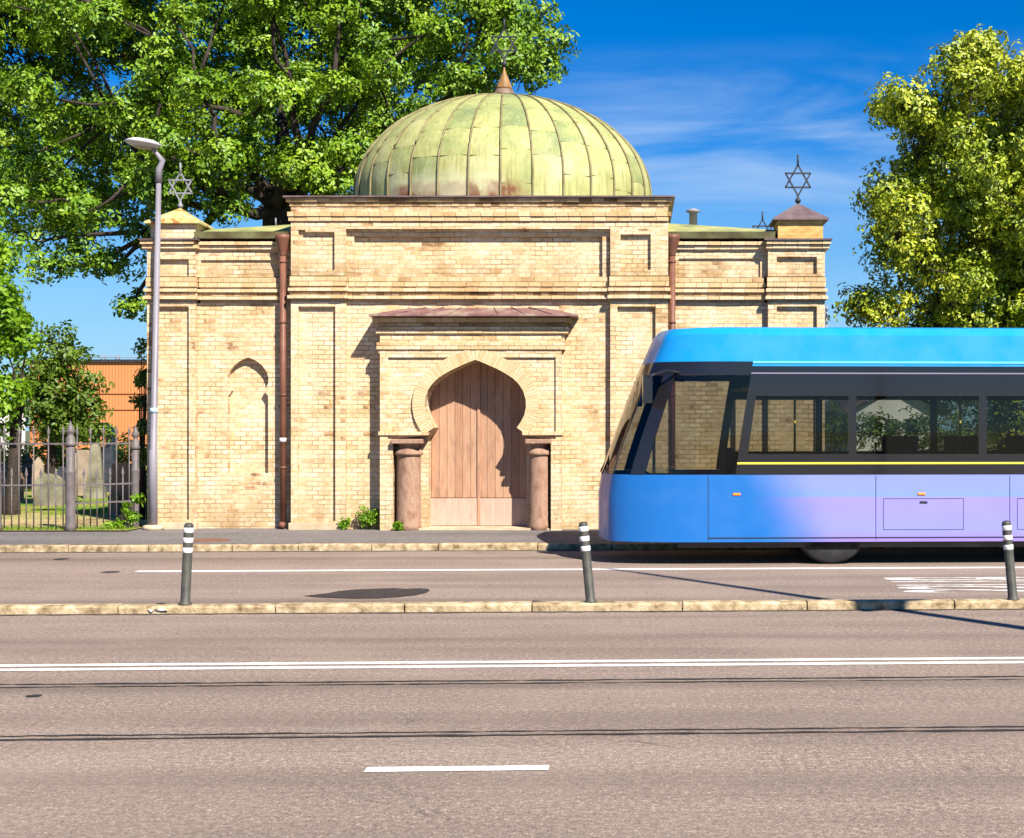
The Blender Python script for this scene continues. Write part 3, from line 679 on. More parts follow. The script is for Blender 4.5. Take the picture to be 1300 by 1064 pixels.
# ---------------------------------------------------------------- street furniture
def copy_tree(o, parent=None):
    c = o.copy(); C.objects.link(c); c.parent = parent
    for ch in list(o.children): copy_tree(ch, c)
    return c
M_bol = noisy('bollard_rubber', [(.3, (.035, .035, .028)), (.7, (.075, .073, .06))], 9, .55, bump=.001)
M_refl = noisy('reflective_white', [(.3, (.62, .61, .58)), (.7, (.8, .79, .76))], 12, .45, bump=0)
bol = empty('bollard'); bo = MB()
bo.lathe([(.062, 0), (.062, .012), (.046, .03), (.045, .70), (.045, .745), (.040, .768), (.028, .78), (.001, .784)], 20); bo.build('post', M_bol, bol)
for z in (.50, .595, .69): q = MB(); q.lathe([(.0455, z), (.047, z+.002), (.047, z+.045), (.0455, z+.047)], 20); q.build('reflective_band', M_refl, bol)
blabels = ['black bollard with three white bands leaning right, before the left downpipe and corner pier', 'black bollard with three white bands leaning left, in front of the blue bus nose', 'black bollard with three white bands standing farthest right beside the lane lettering']
for i, (px, ty, tx) in enumerate(((235, 3.0, 1), (750, -5.6, -1), (1286, -5.2, 1))):
    o = bol if i == 0 else copy_tree(bol)
    v = 13.71; X = PX(px, v+.045*PX(px, v)); d_ = v+.045*X; X = PX(px, d_)
    o.location = (X, d_, .078); o.rotation_euler = (R(tx), R(ty), 0); tag(o, blabels[i], 'bollard', 'bollards along the median kerb')
# lamp post by the left pier
lp = empty('street_lamp', (0, 0, 0), label='grey street lamp with flat disc head beside the left corner of the chapel', cat='street lamp')
yl = 23.30; xb_ = PX(194.5, yl); xt = PX(201.5, yl); zt_ = PZ(232, yl)
b = MB(); b.tube([(xb_, yl, .1), (xb_, yl, 1.4), (xb_+.005, yl, 1.42), (xt, yl, zt_)], [.07, .068, .056, .042], 16); b.build('pole', M_galv, lp)
b = MB(); b.lathe([(.17, 0), (.17, .05), (.15, .07), (.09, .08)], 20, (xb_, yl, .10)); b.build('base_collar', M_plinth, lp)
b = MB(); b.tube([(xt, yl, zt_), (xt+.005, yl, zt_+.22), (xt+.07, yl-.02, zt_+.36), (PX(198, yl), yl-.06, PZ(193, yl)), (PX(194, yl), yl-.08, PZ(188, yl))], [.055, .055, .05, .035, .03], 12); b.build('bracket', M_galv, lp)
b = MB(); b.lathe([(.001, -.06), (.12, -.065), (.2, -.05), (.26, -.02), (.285, .0), (.28, .02), (.2, .06), (.08, .075), (.001, .078)], 28, (0, 0, 0), M=Matrix.Translation((PX(184.5, yl), yl-.1, PZ(184, yl))) @ Matrix.Rotation(R(6), 4, 'Y'))
b.build('lamp_head', noisy('lamp_shell', [(.3, (.38, .37, .38)), (.7, (.52, .51, .52))], 5, .4, bump=0), lp)
b = MB(); b.lathe([(.001, -.075), (.13, -.078), (.15, -.066), (.15, -.05)], 24, (0, 0, 0), M=Matrix.Translation((PX(184.5, yl), yl-.1, PZ(184, yl))) @ Matrix.Rotation(R(6), 4, 'Y'))
b.build('lamp_glass', mat('lamp_glass', (.3, .28, .24), .3), lp)
b = MB(); b.tube([(xb_+.012, yl, 2.02), (xb_+.013, yl, 2.10)], .0625, 16); b.build('sticker', mat('sticker_blue', (.35, .55, .65), .5), lp)
# second street lamp across the road at the camera side; only its long shadow reaches the picture
sl2 = empty('street_lamp', (0, 0, 0), label='tall street lamp with side banner throwing the long shadow over the road', cat='street lamp')
bx, by = 5.55, 9.45
b = MB(); b.tube([(bx, by, 0), (bx, by, 8.9)], [.12, .06], 12); b.tube([(bx, by, 8.9), (bx-.3, by+.35, 9.1)], [.045, .04], 10); b.build('pole', M_galv, sl2)
b = MB(); b.box(-.35, .35, -.04, .04, 4.95, 5.25, Matrix.Translation((bx, by, 0)) @ Matrix.Rotation(R(30), 4, 'Z')); b.build('side_sign', M_galv, sl2)

# ---------------------------------------------------------------- bus
def busmat(name, col, rough=.36, coat=.6):
    m = mat(name, col, rough, 0, .5); m.node_tree.nodes['Principled BSDF'].inputs['Coat Weight'].default_value = coat*.3
    g = G(m); g.bump(g.noise(g.co('Object', (1, 1, 1)), .8, 2), .02, .15); g.rgh(g.rng(g.noise(g.co('Object'), 3, 5), .3, .7, rough*.8, rough*1.5)); return m
M_bblue = busmat('bus_blue', (.004, .115, .38)); M_broof = busmat('bus_roof_blue', (.003, .225, .56))
M_bblack = busmat('bus_black', (.012, .011, .013), .12)
def livery():
    m = busmat('bus_side_livery', (0, 0, 0)); g = G(m); v = g.co('Object'); sp = g.n('ShaderNodeSeparateXYZ'); g.L.new(v, sp.inputs[0])
    k = g.math('ADD', sp.outputs['X'], g.math('MULTIPLY', sp.outputs['Z'], .5))
    f = g.n('ShaderNodeMapRange'); f.interpolation_type = 'SMOOTHSTEP'; g.L.new(k, f.inputs[0]); f.inputs[1].default_value = 2.2; f.inputs[2].default_value = 3.3
    pale = g.ramp(sp.outputs['Z'], [(.30, (.22, .15, .44)), (.44, (.19, .20, .54)), (.86, (.22, .19, .52)), (.9, (.14, .23, .47)), (1.0, (.17, .21, .47))])
    c = g.mix(f.outputs[0], (.004, .11, .37), pale)
    g.col(c); return m
M_blive = livery()
def glass_mat():
    m = bpy.data.materials.new('bus_glass'); m.use_nodes = True; t = m.node_tree; t.nodes.clear()
    o = t.nodes.new('ShaderNodeOutputMaterial'); tr = t.nodes.new('ShaderNodeBsdfTransparent'); tr.inputs[0].default_value = (.46, .47, .43, 1)
    gl = t.nodes.new('ShaderNodeBsdfGlossy'); gl.inputs['Roughness'].default_value = .03
    fr = t.nodes.new('ShaderNodeFresnel'); fr.inputs[0].default_value = 1.45; mx = t.nodes.new('ShaderNodeMixShader')
    t.links.new(fr.outputs[0], mx.inputs[0]); t.links.new(tr.outputs[0], mx.inputs[1]); t.links.new(gl.outputs[0], mx.inputs[2]); t.links.new(mx.outputs[0], o.inputs[0]); return m
M_bglass = glass_mat()
BL, BW = 12.0, 2.5
bus = empty('bus', RD(PX(772, 18.1), 18.15, 0), TH, 'blue and lilac city bus with dark windows in the kerbside lane before the chapel', 'bus')
def plan(n=7):
    pts = []; r = .42; BWl = BW
    pts.append((BL, 0)); m = [11.6, 10.0, 9.9, 8.3, 8.2, 6.6, 6.5, 4.9, 4.8, 3.2, 3.1, 1.75, 1.62]
    pts += [(x, 0) for x in m]
    for k in range(n+1): a = math.pi/2*k/n; pts.append((r+.75-(r+.75)*math.sin(a), r-r*math.cos(a)))
    for k in range(1, 6): y = r+(BWl-2*r)*k/6; pts.append((-.10*math.sin(math.pi*k/6), y))
    far = [(x, BWl-y) for x, y in pts[:len(m)+n+2]]
    return pts+far[::-1]
PL = plan(); NP = len(PL); i_near = list(range(0, 14))
def rake(z): t = max(0, min(1, (z-1.0)/2.0)); return .74*t**1.15
def bp(i, z, inset=0):
    x, y = PL[i % NP]; ty = BW/2
    tum = 0 if z < 2.3 else .03*((z-2.3)/.75)
    if z > 3.0: tum += (z-3.0)*1.6
    f = max(0, min(1, 1-(x-.0)/2.8)); xx = x+rake(z)*f
    k = (ty-tum-inset)/ty; yy = ty+(y-ty)*k; xx = xx+(inset+tum*.6 if x < 6 else -inset-tum*.6)*(1 if (x < .9 or x > 11.9) else 0)
    return (xx, yy, z)
def band(name, z0, z1, i0, i1, m, th=.04, push=0, nz=3, par=None, smooth=True):
    b = MB(); n = i1-i0; vs = []; fs = []
    for q in range(nz+1):
        z = z0+(z1-z0)*q/nz
        for i in range(i0, i1+1): vs.append(bp(i, z, -push))
    w = n+1
    for q in range(nz):
        for i in range(n): fs.append((q*w+i, q*w+i+1, (q+1)*w+i+1, (q+1)*w+i))
    b.add(vs, fs, smooth)
    o = b.build(name, m, par or bus)
    me = o.data; tot = 0
    for f in me.polygons:
        c = f.center; tot += (f.normal.x*(c.x-6)*(1 if abs(c.x-6) > 4.6 else 0)+f.normal.y*(c.y-BW/2)*3)*f.area
    if tot < 0: me.flip_normals()
    if th: s = o.modifiers.new('solid', 'SOLIDIFY'); s.thickness = th; s.offset = -1; es_ = o.modifiers.new('split', 'EDGE_SPLIT'); es_.split_angle = R(35)
    return o
nose0, nose1 = 13, NP-14
# lower skirt: livery runs right round
band('side_panel', .30, 1.165, 0, 13, M_blive, .03); band('front_panel', .30, 1.165, 13, NP-14, M_blive, .03); band('side_panel', .30, 1.165, NP-14, NP-1, M_blive, .03)
band('rear_panel', .30, 3.0, NP-1, NP, M_bblue, .03)
band('window_sill_panel', 1.167, 1.43, 0, 13, M_bblack, .03, .004); band('window_sill_panel', 1.167, 1.43, NP-14, NP-1, M_bblack, .03, .004)
band('yellow_stripe', 1.30, 1.325, 0, 13, mat('stripe_yellow', (.62, .58, .06), .4), .006, .010, 1)
band('header_panel', 2.18, 2.56, 0, 13, M_bblack, .03, .004); band('header_panel', 2.18, 2.56, NP-14, NP-1, M_bblack, .03, .004)
band('pale_stripe', 2.462, 2.48, 0, 13, mat('stripe_pale', (.16, .15, .2), .4), .006, .010, 1)
band('destination_board', 2.45, 2.62, 13, NP-14, M_bblack, .03, .004)
band('roof_panel', 2.562, 3.06, 0, 13, M_broof, .03, 0, 5); band('roof_panel', 2.562, 3.06, NP-14, NP-1, M_broof, .03, 0, 5); band('roof_panel', 2.622, 3.06, 13, NP-14, M_broof, .03, 0, 5)
band('roof_trim', 2.60, 2.625, 0, 13, mat('stripe_cyan', (.12, .50, .8), .35), .006, .010, 1)
b = MB(); vs = [bp(i, 3.06, .03) for i in range(NP)]; b.add(vs+[(x, y, 3.09) for x, y, z in [bp(i, 3.06, .25) for i in range(NP)]], [tuple(range(NP)), tuple(range(NP, 2*NP))]+[(i, (i+1) % NP, NP+(i+1) % NP, NP+i) for i in range(NP)])
b.build('roof_top', M_broof, bus)
for s in (0, 1):          # windows between pillars
    rng = [(1, 2), (3, 4), (5, 6), (7, 8), (9, 10), (11, 12)]; pil = [(0, 1), (2, 3), (4, 5), (6, 7), (8, 9), (10, 11), (12, 13)]
    for a, c in rng:
        i0, i1 = (a, c) if s == 0 else (NP-1-c, NP-1-a)
        band('window', 1.43, 2.18, i0, i1, M_bglass, 0, -.006)
    for a, c in pil:
        i0, i1 = (a, c) if s == 0 else (NP-1-c, NP-1-a)
        band('window_pillar', 1.43, 2.18, i0, i1, M_bblack, .03, .002)
band('windscreen', 1.167, 2.45, 13, NP-14, M_bglass, 0, -.004, 6)
for i0 in (17, NP-19): band('windscreen_pillar', 1.167, 2.45, i0, i0+1, M_bblack, .02, .004, 6)
M_rub = mat('rubber_joint', (.015, .015, .016), .7)
for x in (1.28, 3.45, 5.2, 6.95, 8.1, 9.7, 11.1):
    b = MB(); b.box(x, x+.008, -.0015, .02, .32, 1.15); b.build('panel_joint', M_rub, bus)
b = MB(); b.box(1.28, 11.6, -.004, .02, .345, .36); b.build('skirt_trim', M_rub, bus)
for x in (1.6, 4.0, 6.4, 8.8, 11.3):
    b = MB(); b.box(x, x+.10, -.012, .02, .90, .93); b.build('side_marker_light', mat('marker_orange', (.7, .22, .02), .3), bus, bevel=.004)
for x0_, x1_, z0_, z1_ in ((3.55, 4.6, .45, .85), (5.3, 6.3, .45, .85), (7.1, 8.0, .45, .85)):
    b = MB()
    for a_ in ((x0_, x1_, z0_, z0_+.007), (x0_, x1_, z1_, z1_+.007), (x0_, x0_+.007, z0_, z1_), (x1_-.007, x1_, z0_, z1_)): b.box(a_[0], a_[1], -.0015, .02, a_[2], a_[3])
    b.box((x0_+x1_)/2-.05, (x0_+x1_)/2+.05, -.004, .02, z1_-.06, z1_-.03); b.build('service_hatch', M_rub, bus)
b = MB()
for y_ in (.75, 1.65): b.tube([(-.06, y_, 1.16), (.16, y_+.35, 1.62), (.40, y_+.5, 2.0)], .012, 6)
b.build('wiper', M_rub, bus)
# underbody, wheels, interior
b = MB(); b.box(.9, 11.9, .10, 2.4, .22, .40); b.build('chassis', M_bblack, bus)
M_tyre = noisy('tyre_rubber', [(.3, (.012, .012, .012)), (.7, (.03, .03, .03))], 8, .8)
for x in (2.9, 8.7):
    for y in (.10, 2.08):
        b = MB(); b.lathe([(.30, 0), (.44, 0), (.475, .03), (.48, .15), (.475, .28), (.44, .31), (.30, .31)], 32, M=Matrix.Translation((x, y, .48)) @ Matrix.Rotation(R(-90), 4, 'X'))
        w = b.build('wheel', M_tyre, bus)
        q = MB(); q.lathe([(.30, .02), (.27, .04), (.12, .05), (.10, .01), (.01, .0)], 24, M=Matrix.Translation((x, y, .48)) @ Matrix.Rotation(R(-90), 4, 'X')); q.build('rim', M_galv, w)
b = MB(); b.box(.9, 11.85, .08, 2.42, .62, .68); b.build('floor', mat('bus_floor', (.05, .05, .055), .7), bus)
M_seat = noisy('seat_fabric', [(.3, (.02, .035, .09)), (.7, (.04, .06, .13))], 20, .9)
for x in (3.6, 4.5, 5.4, 6.3, 7.2, 8.1, 9.0, 9.9, 10.8):
    for y in (.35, 1.35):
        b = MB(); b.box(x, x+.45, y, y+.85, 1.02, 1.10); b.box(x+.42, x+.50, y, y+.85, 1.06, 1.66); b.build('seat', M_seat, bus, bevel=.03)
b = MB()
for x in (2.6, 4.9, 7.3, 9.8): b.tube([(x, 1.25, .68), (x, 1.25, 2.5)], .017, 8)
b.tube([(1.8, .75, 2.3), (11.5, .75, 2.3)], .016, 8); b.tube([(1.8, 1.75, 2.3), (11.5, 1.75, 2.3)], .016, 8)
b.build('handrail', mat('handrail_yellow', (.6, .5, .05), .4), bus)
b = MB(); b.box(1.55, 1.65, .3, 1.2, .68, 1.5); b.box(1.2, 1.6, .35, .9, 1.0, 1.1); b.build('driver_seat', M_seat, bus)
b = MB(); b.box(.55, .85, .3, 2.2, .9, 1.18); b.build('dashboard', M_bblack, bus)
for y0_, y1_ in ((.24, .52), (1.98, 2.26)):
    b = MB(); vs = []
    b.lathe([(.001, -.012), (.11, -.01), (.13, .01), (.13, .06)], 20, M=Matrix.Translation((.02+(.10 if y0_ else .1), (y0_+y1_)/2, .66)) @ Matrix.Rotation(R(90), 4, 'Y'))
    b.build('headlight', mat('headlight_glass', (.6, .62, .65), .15), bus)
for y, s in ((-.02, -1), (2.52, 1)):
    b = MB(); b.tube([(1.15, y+.25*-s, 2.45), (.75, y-.0, 2.5), (.5, y+.12*s, 2.42)], .02, 8); b.box(.44, .56, y+.03*s-.09, y+.03*s+.11, 2.08, 2.44); b.build('side_mirror', M_bblack, bus, bevel=.02)

# ---------------------------------------------------------------- cemetery fence
M_stone = [noisy('gravestone_grey', [(.3, (.08, .075, .045)), (.55, (.18, .165, .11)), (.75, (.27, .25, .19))], 3), noisy('gravestone_brown', [(.3, (.20, .11, .07)), (.7, (.34, .21, .14))], 4),
           noisy('gravestone_dark', [(.3, (.02, .022, .03)), (.7, (.05, .055, .07))], 6, .35), noisy('gravestone_pale', [(.3, (.22, .16, .11)), (.7, (.36, .28, .20))], 4)]
def fence_post(px, dd, ztop, r, label):
    o = empty('fence_post', (PX(px, dd), dd, .1), label=label, cat='fence post', group='iron posts of the cemetery fence'); h = ztop-.1
    b = MB(); b.lathe([(r*1.15, 0), (r*1.15, .1), (r, .14), (r, .93), (r*1.06, .95), (r*1.06, .975), (r*.88, 1.0), (r*.85, h-.36)], 18); b.build('shaft', M_fence, o)
    b = MB(); b.lathe([(r*.85, h-.42), (r*1.12, h-.41), (r*1.12, h-.37), (r*.9, h-.35), (r*.9, h-.28), (r*.6, h-.25), (r*.45, h-.235), (r*.85, h-.2), (r*.9, h-.165), (r*.6, h-.11), (r*.3, h-.06), (.002, h)], 18); b.build('finial', M_fence, o)
    return o
fence_post(89.5, 22.9, 1.895, .078, 'thick iron fence post with flame finial, second from the chapel corner')
fence_post(172, 23.75, 1.83, .068, 'iron fence post with flame finial nearest the chapel corner')
fence_post(-4, 22.9, 1.89, .072, 'iron fence post cut by the left edge of the picture')
def fence_run(px0, d0, px1, d1, label, low=False):
    P0, P1 = Vector((PX(px0, d0), d0, 0)), Vector((PX(px1, d1), d1, 0)); Ln = (P1-P0).length; d_ = (P1-P0)/Ln
    o = empty('iron_fence', P0, math.atan2(d_.y, d_.x), label=label, cat='fence', group='iron railings round the cemetery')
    z1, z2 = 1.515, .845
    b = MB(); rails = [z1, z2]+([.55] if low else [])
    for z in rails: b.box(.06, Ln-.05, -.012, .012, z-.013, z+.013)
    b.build('rail', M_fence, o); n = int(Ln/.125)
    b = MB()
    for i in range(1, n+1):
        x = Ln*i/(n+1); tall = i % 2
        top = z1+.13 if tall else z2+.12
        b.tube([(x, 0, .14), (x, 0, top)], .0105, 6)
        M_ = Matrix.Translation((x, 0, top)) @ Matrix.Diagonal((1, .5, 1, 1)); b.lathe([(.012, 0), (.016, .01), (.010, .02), (.030, .055), (.018, .10), (.001, .17)], 8, M=M_)
    b.build('picket', M_fence, o)
    return o
fence_run(-4, 22.9, 89.5, 22.9, 'grey iron spear railing left of the thick post, facing the pavement')
fence_run(89.5, 22.9, 172, 23.75, 'grey iron spear railing between the thick post and the chapel corner', True)
fence_run(-150, 22.9, -4, 22.9, 'grey iron spear railing running out of the left edge')
# gravestones
def stone(name, outline, px, py, dd, wpx, hpx, m, label, lean=0, th=.14, rz=0):
    k = dd/F; w, h = wpx*k, hpx*k
    o = MB(); plate(o, [((x-.5)*w, z*h) for x, z in outline], [], -th/2, th/2)
    ob = o.build(name, m, None, bevel=.012); ob.location = (PX(px, dd), dd, .11); ob.rotation_euler = (R(-2), R(lean), R(rz))
    return tag(ob, label, 'gravestone', 'gravestones in the cemetery')
rd_ = [(0, 0), (1, 0), (1, .72), (.92, .84), (.75, .94), (.5, 1), (.25, .95), (.08, .86), (0, .75)]
def base_d(py): return F*1.64/(py-HY)
stone('gravestone', rd_, 63, 640, base_d(643), 36, 42, M_stone[0], 'wide weathered grey gravestone with rounded top standing on the lawn', 1)
o = MB(); dd = base_d(633); k = dd/F
o.add([(-13*k, -.18, 0), (13*k, -.18, 0), (13*k, .18, 0), (-13*k, .18, 0), (-12*k, -.17, 14*k), (12*k, -.17, 14*k), (12*k, .17, 14*k), (-12*k, .17, 14*k)], [(0,3,2,1),(4,5,6,7),(0,1,5,4),(1,2,6,5),(2,3,7,6),(3,0,4,7)])
o.box(-10*k, 10*k, -.14, .14, 14*k, 24*k)
o.add([(-9*k, -.12, 24*k), (9*k, -.12, 24*k), (9*k, .12, 24*k), (-9*k, .12, 24*k), (-6*k, -.08, 66*k), (6*k, -.08, 66*k), (6*k, .08, 66*k), (-6*k, .08, 66*k), (0, 0, 71*k)], [(0,3,2,1),(0,1,5,4),(1,2,6,5),(2,3,7,6),(3,0,4,7),(4,5,8),(5,6,8),(6,7,8),(7,4,8)])
ob = o.build('obelisk_gravestone', M_stone[0], None, bevel=.01); ob.location = (PX(121, dd), dd, .11); ob.rotation_euler = (0, 0, R(12))
tag(ob, 'mossy grey obelisk gravestone on a stepped base behind the railing', 'gravestone', 'gravestones in the cemetery')
stone('gravestone', [(0, 0), (.55, 0), (1, .55), (1, .95), (.62, 1), (.05, .98)], 157, 622, 28.2, 30, 62, M_stone[1], 'large reddish brown slab gravestone with a slanting lower edge', 0, .2)
# arch-shaped black monument
o = MB(); dd = 37; k = dd/F; n = 14
prof = []
for i in range(n+1): a = math.pi*i/n; prof.append((13*k*math.cos(a), 74*k+13*k*math.sin(a)*1.1))
inn = []
for i in range(n+1): a = math.pi*i/n; inn.append((6*k*math.cos(a), 74*k+6.5*k*math.sin(a)))
plate(o, [(13*k, 0)]+prof+[(-13*k, 0)], [[(6*k, 58*k)]+inn+[(-6*k, 58*k)]], -.15, .15)
ob = o.build('arched_monument', M_stone[2], None, bevel=.015); ob.location = (PX(131, dd), dd, .11); tag(ob, 'polished black gravestone shaped as a round arch with an opening', 'gravestone', 'gravestones in the cemetery')
sq = [(0, 0), (1, 0), (1, .9), (.8, 1), (.2, 1), (0, .9)]
pt = [(0, 0), (1, 0), (1, .8), (.5, 1), (0, .8)]
for (px, dd, w, h, mi, sh, lab) in ((48, 34, 13, 52, 3, pt, 'tall pale pointed gravestone behind the wide grey stone'), (104, 35, 20, 58, 3, sq, 'pale square-topped gravestone beside the black arch'),
        (22, 33, 14, 36, 1, rd_, 'small brown gravestone under the tree trunk'), (5, 31, 16, 52, 2, sq, 'dark gravestone at the left edge'),
        (78, 34, 12, 40, 2, rd_, 'narrow black gravestone behind the thick fence post'), (146, 26.5, 14, 30, 0, sq, 'low grey gravestone at the foot of the brown slab'),
        (8, 27.5, 18, 22, 1, sq, 'low brown gravestone at the left edge behind the railing'), (33, 40, 12, 44, 2, pt, 'small dark pointed gravestone farthest back')):
    stone('gravestone', sh, px, 0, dd, w, h, M_stone[mi], lab, random.uniform(-2, 2), .15, random.uniform(-12, 12))

# ---------------------------------------------------------------- background buildings
def corr():
    m = mat('orange_cladding', rough=.6); g = G(m); sp = g.n('ShaderNodeSeparateXYZ'); g.L.new(g.co('Object'), sp.inputs[0])
    w = g.math('SINE', g.math('MULTIPLY', sp.outputs['X'], 46)); g.col(g.mix(g.rng(w, -1, 1, 0, 1), (.44, .165, .06), (.50, .195, .072)))
    g.bump(w, .012, .6); return m
dd = 62; hall = empty('industrial_hall', (0, 0, 0), label='orange corrugated hall behind the cemetery, left of the chapel', cat='building')
b = MB(); xa, xb = PX(38, dd), PX(330, dd); b.box(xa, xb, dd, dd+20, 0, PZ(460, dd)); b.build('wall', corr(), hall)
b = MB(); b.box(xa-.1, xb+.1, dd-.12, dd+20, PZ(459.9, dd), PZ(456.5, dd)); b.build('roof_edge', M_iron, hall)
b = MB()
for z in (.9, 2.6, 3.3): b.box(xa, xb, dd-.05, dd-.003, z, z+.025)
b.build('cladding_joint', mat('joint_orange', (.38, .14, .05)), hall)
b = MB()
for px in (118, 123, 137, 141): b.tube([(PX(px, dd), dd+1, PZ(457, dd)), (PX(px, dd), dd+1, PZ(449, dd))], .03, 6)
b.tube([(xa, dd+1, PZ(452, dd)), (PX(185, dd), dd+1, PZ(452, dd))], .02, 5); b.build('roof_railing', M_galv, hall)
dd = 50; wb = empty('white_house', (0, 0, 0), label='white rendered house behind the trees at the left edge', cat='house')
b = MB(); b.box(-60, PX(32, 60), dd, dd+10, 0, PZ(505, dd)); b.build('wall', noisy('white_render', [(.3, (.55, .55, .58)), (.7, (.72, .72, .74))], 1), wb)
b = MB(); b.box(-60.2, PX(32, 60)+.2, dd-.2, dd+10.2, PZ(505, dd), PZ(502, dd)); b.build('roof', M_soot, wb)
for yy in (51.5, 54, 56.5, 58.5): b = MB(); b.box(PX(32, 60)-.05, PX(32, 60)+.03, yy, yy+.8, 1.0, 2.6); b.build('window', M_bblack, wb)
dd = 46; gh = empty('reflection_house_standin', (0, 0, 0), label='pale gabled house added behind the hedge, standing in for the reflection in the bus windows', cat='house')  # added house, stands in for gables mirrored in the bus glass
b = MB(); xa, xb = PX(1085, dd), PX(1190, dd); b.box(xa, xb, dd, dd+9, 0, PZ(520, dd)); xm = (xa+xb)/2
b.add([(xa, dd, PZ(520, dd)), (xb, dd, PZ(520, dd)), (xm, dd, PZ(490, dd)), (xa, dd+9, PZ(520, dd)), (xb, dd+9, PZ(520, dd)), (xm, dd+9, PZ(490, dd))], [(0, 1, 2), (3, 5, 4)])
b.build('wall', noisy('pale_render', [(.3, (.5, .5, .52)), (.7, (.66, .66, .68))], 1), gh)
b = MB(); zr0, zr1 = PZ(521, dd), PZ(488, dd)
for s, xe in ((-1, xa-.4), (1, xb+.4)):
    b.add([(xe, dd-.3, zr0-.15), (xm, dd-.3, zr1+.05), (xm, dd+9.3, zr1+.05), (xe, dd+9.3, zr0-.15), (xe, dd-.3, zr0+.0), (xm, dd-.3, zr1+.2), (xm, dd+9.3, zr1+.2), (xe, dd+9.3, zr0+.0)], [(0,3,2,1),(4,5,6,7),(0,1,5,4),(1,2,6,5),(2,3,7,6),(3,0,4,7)])
b.build('roof', M_soot, gh)
for px in (1100, 1125, 1150): b = MB(); b.box(PX(px, dd), PX(px+14, dd), dd-.03, dd+.05, PZ(552, dd), PZ(532, dd)); b.build('window', M_bblack, gh)
# railway mast and wires
dd = 58; mo = empty('catenary_mast', (0, 0, 0), label='thin steel railway mast with insulators right of the chapel', cat='mast')
b = MB(); xm = PX(1049.5, dd); b.tube([(xm, dd, 0), (xm, dd, PZ(388, dd))], .045, 6); b.tube([(xm, dd, PZ(398, dd)), (xm-.1, dd, PZ(396, dd)), (xm-.12, dd, PZ(392, dd))], .03, 6); b.build('pole', M_irong, mo)
for y in (396, 404, 412): b = MB(); b.lathe([(.01, 0), (.055, .02), (.055, .05), (.03, .07), (.055, .09), (.055, .12), (.01, .14)], 10, (xm, dd, PZ(y, dd))); b.build('insulator', M_iron, mo)
# ---------------------------------------------------------------- trees
rs = np.random.RandomState(11)
def leaf_mat(name, stops, trans=.32):
    m = bpy.data.materials.new(name); m.use_nodes = True; g = G(m); t = m.node_tree
    geo = g.n('ShaderNodeNewGeometry'); v = g.co('Object')
    r = g.math('ADD', g.math('MULTIPLY', geo.outputs['Random Per Island'], .45), g.rng(g.noise(v, .7, 4), .3, .7, .02, .55))
    c = g.ramp(r, stops)
    g.b.inputs['Roughness'].default_value = .45; g.b.inputs['Specular IOR Level'].default_value = .35; g.col(c)
    tr = g.n('ShaderNodeBsdfTranslucent'); tc_ = g.mix(1.0, c, (1.1, 1.2, .3), 'MULTIPLY'); g.L.new(tc_, tr.inputs[0])
    ms = g.n('ShaderNodeMixShader'); ms.inputs[0].default_value = trans
    g.L.new(g.b.outputs[0], ms.inputs[1]); g.L.new(tr.outputs[0], ms.inputs[2]); g.L.new(ms.outputs[0], t.nodes['Material Output'].inputs['Surface'])
    return m
M_oak = leaf_mat('oak_leaves', [(0, (.035, .085, .005)), (.4, (.10, .20, .008)), (.75, (.20, .31, .012)), (1, (.31, .40, .03))], .10)
M_lime = leaf_mat('lime_leaves', [(0, (.05, .09, .006)), (.35, (.17, .235, .012)), (.65, (.34, .385, .02)), (1, (.52, .49, .06))], .10)
M_bright = leaf_mat('young_leaves', [(0, (.07, .15, .01)), (.5, (.17, .32, .015)), (1, (.33, .46, .03))], .4)
M_small = leaf_mat('shrub_leaves', [(0, (.035, .07, .008)), (.5, (.09, .16, .015)), (1, (.2, .27, .03))], .3)
M_bark = noisy('bark', [(.3, (.018, .013, .010)), (.7, (.055, .042, .032))], 6, .95, bump=.03, bscale=14, st=(1, 1, .3))
def norm(a): return a/np.maximum(1e-9, np.linalg.norm(a, axis=1, keepdims=True))
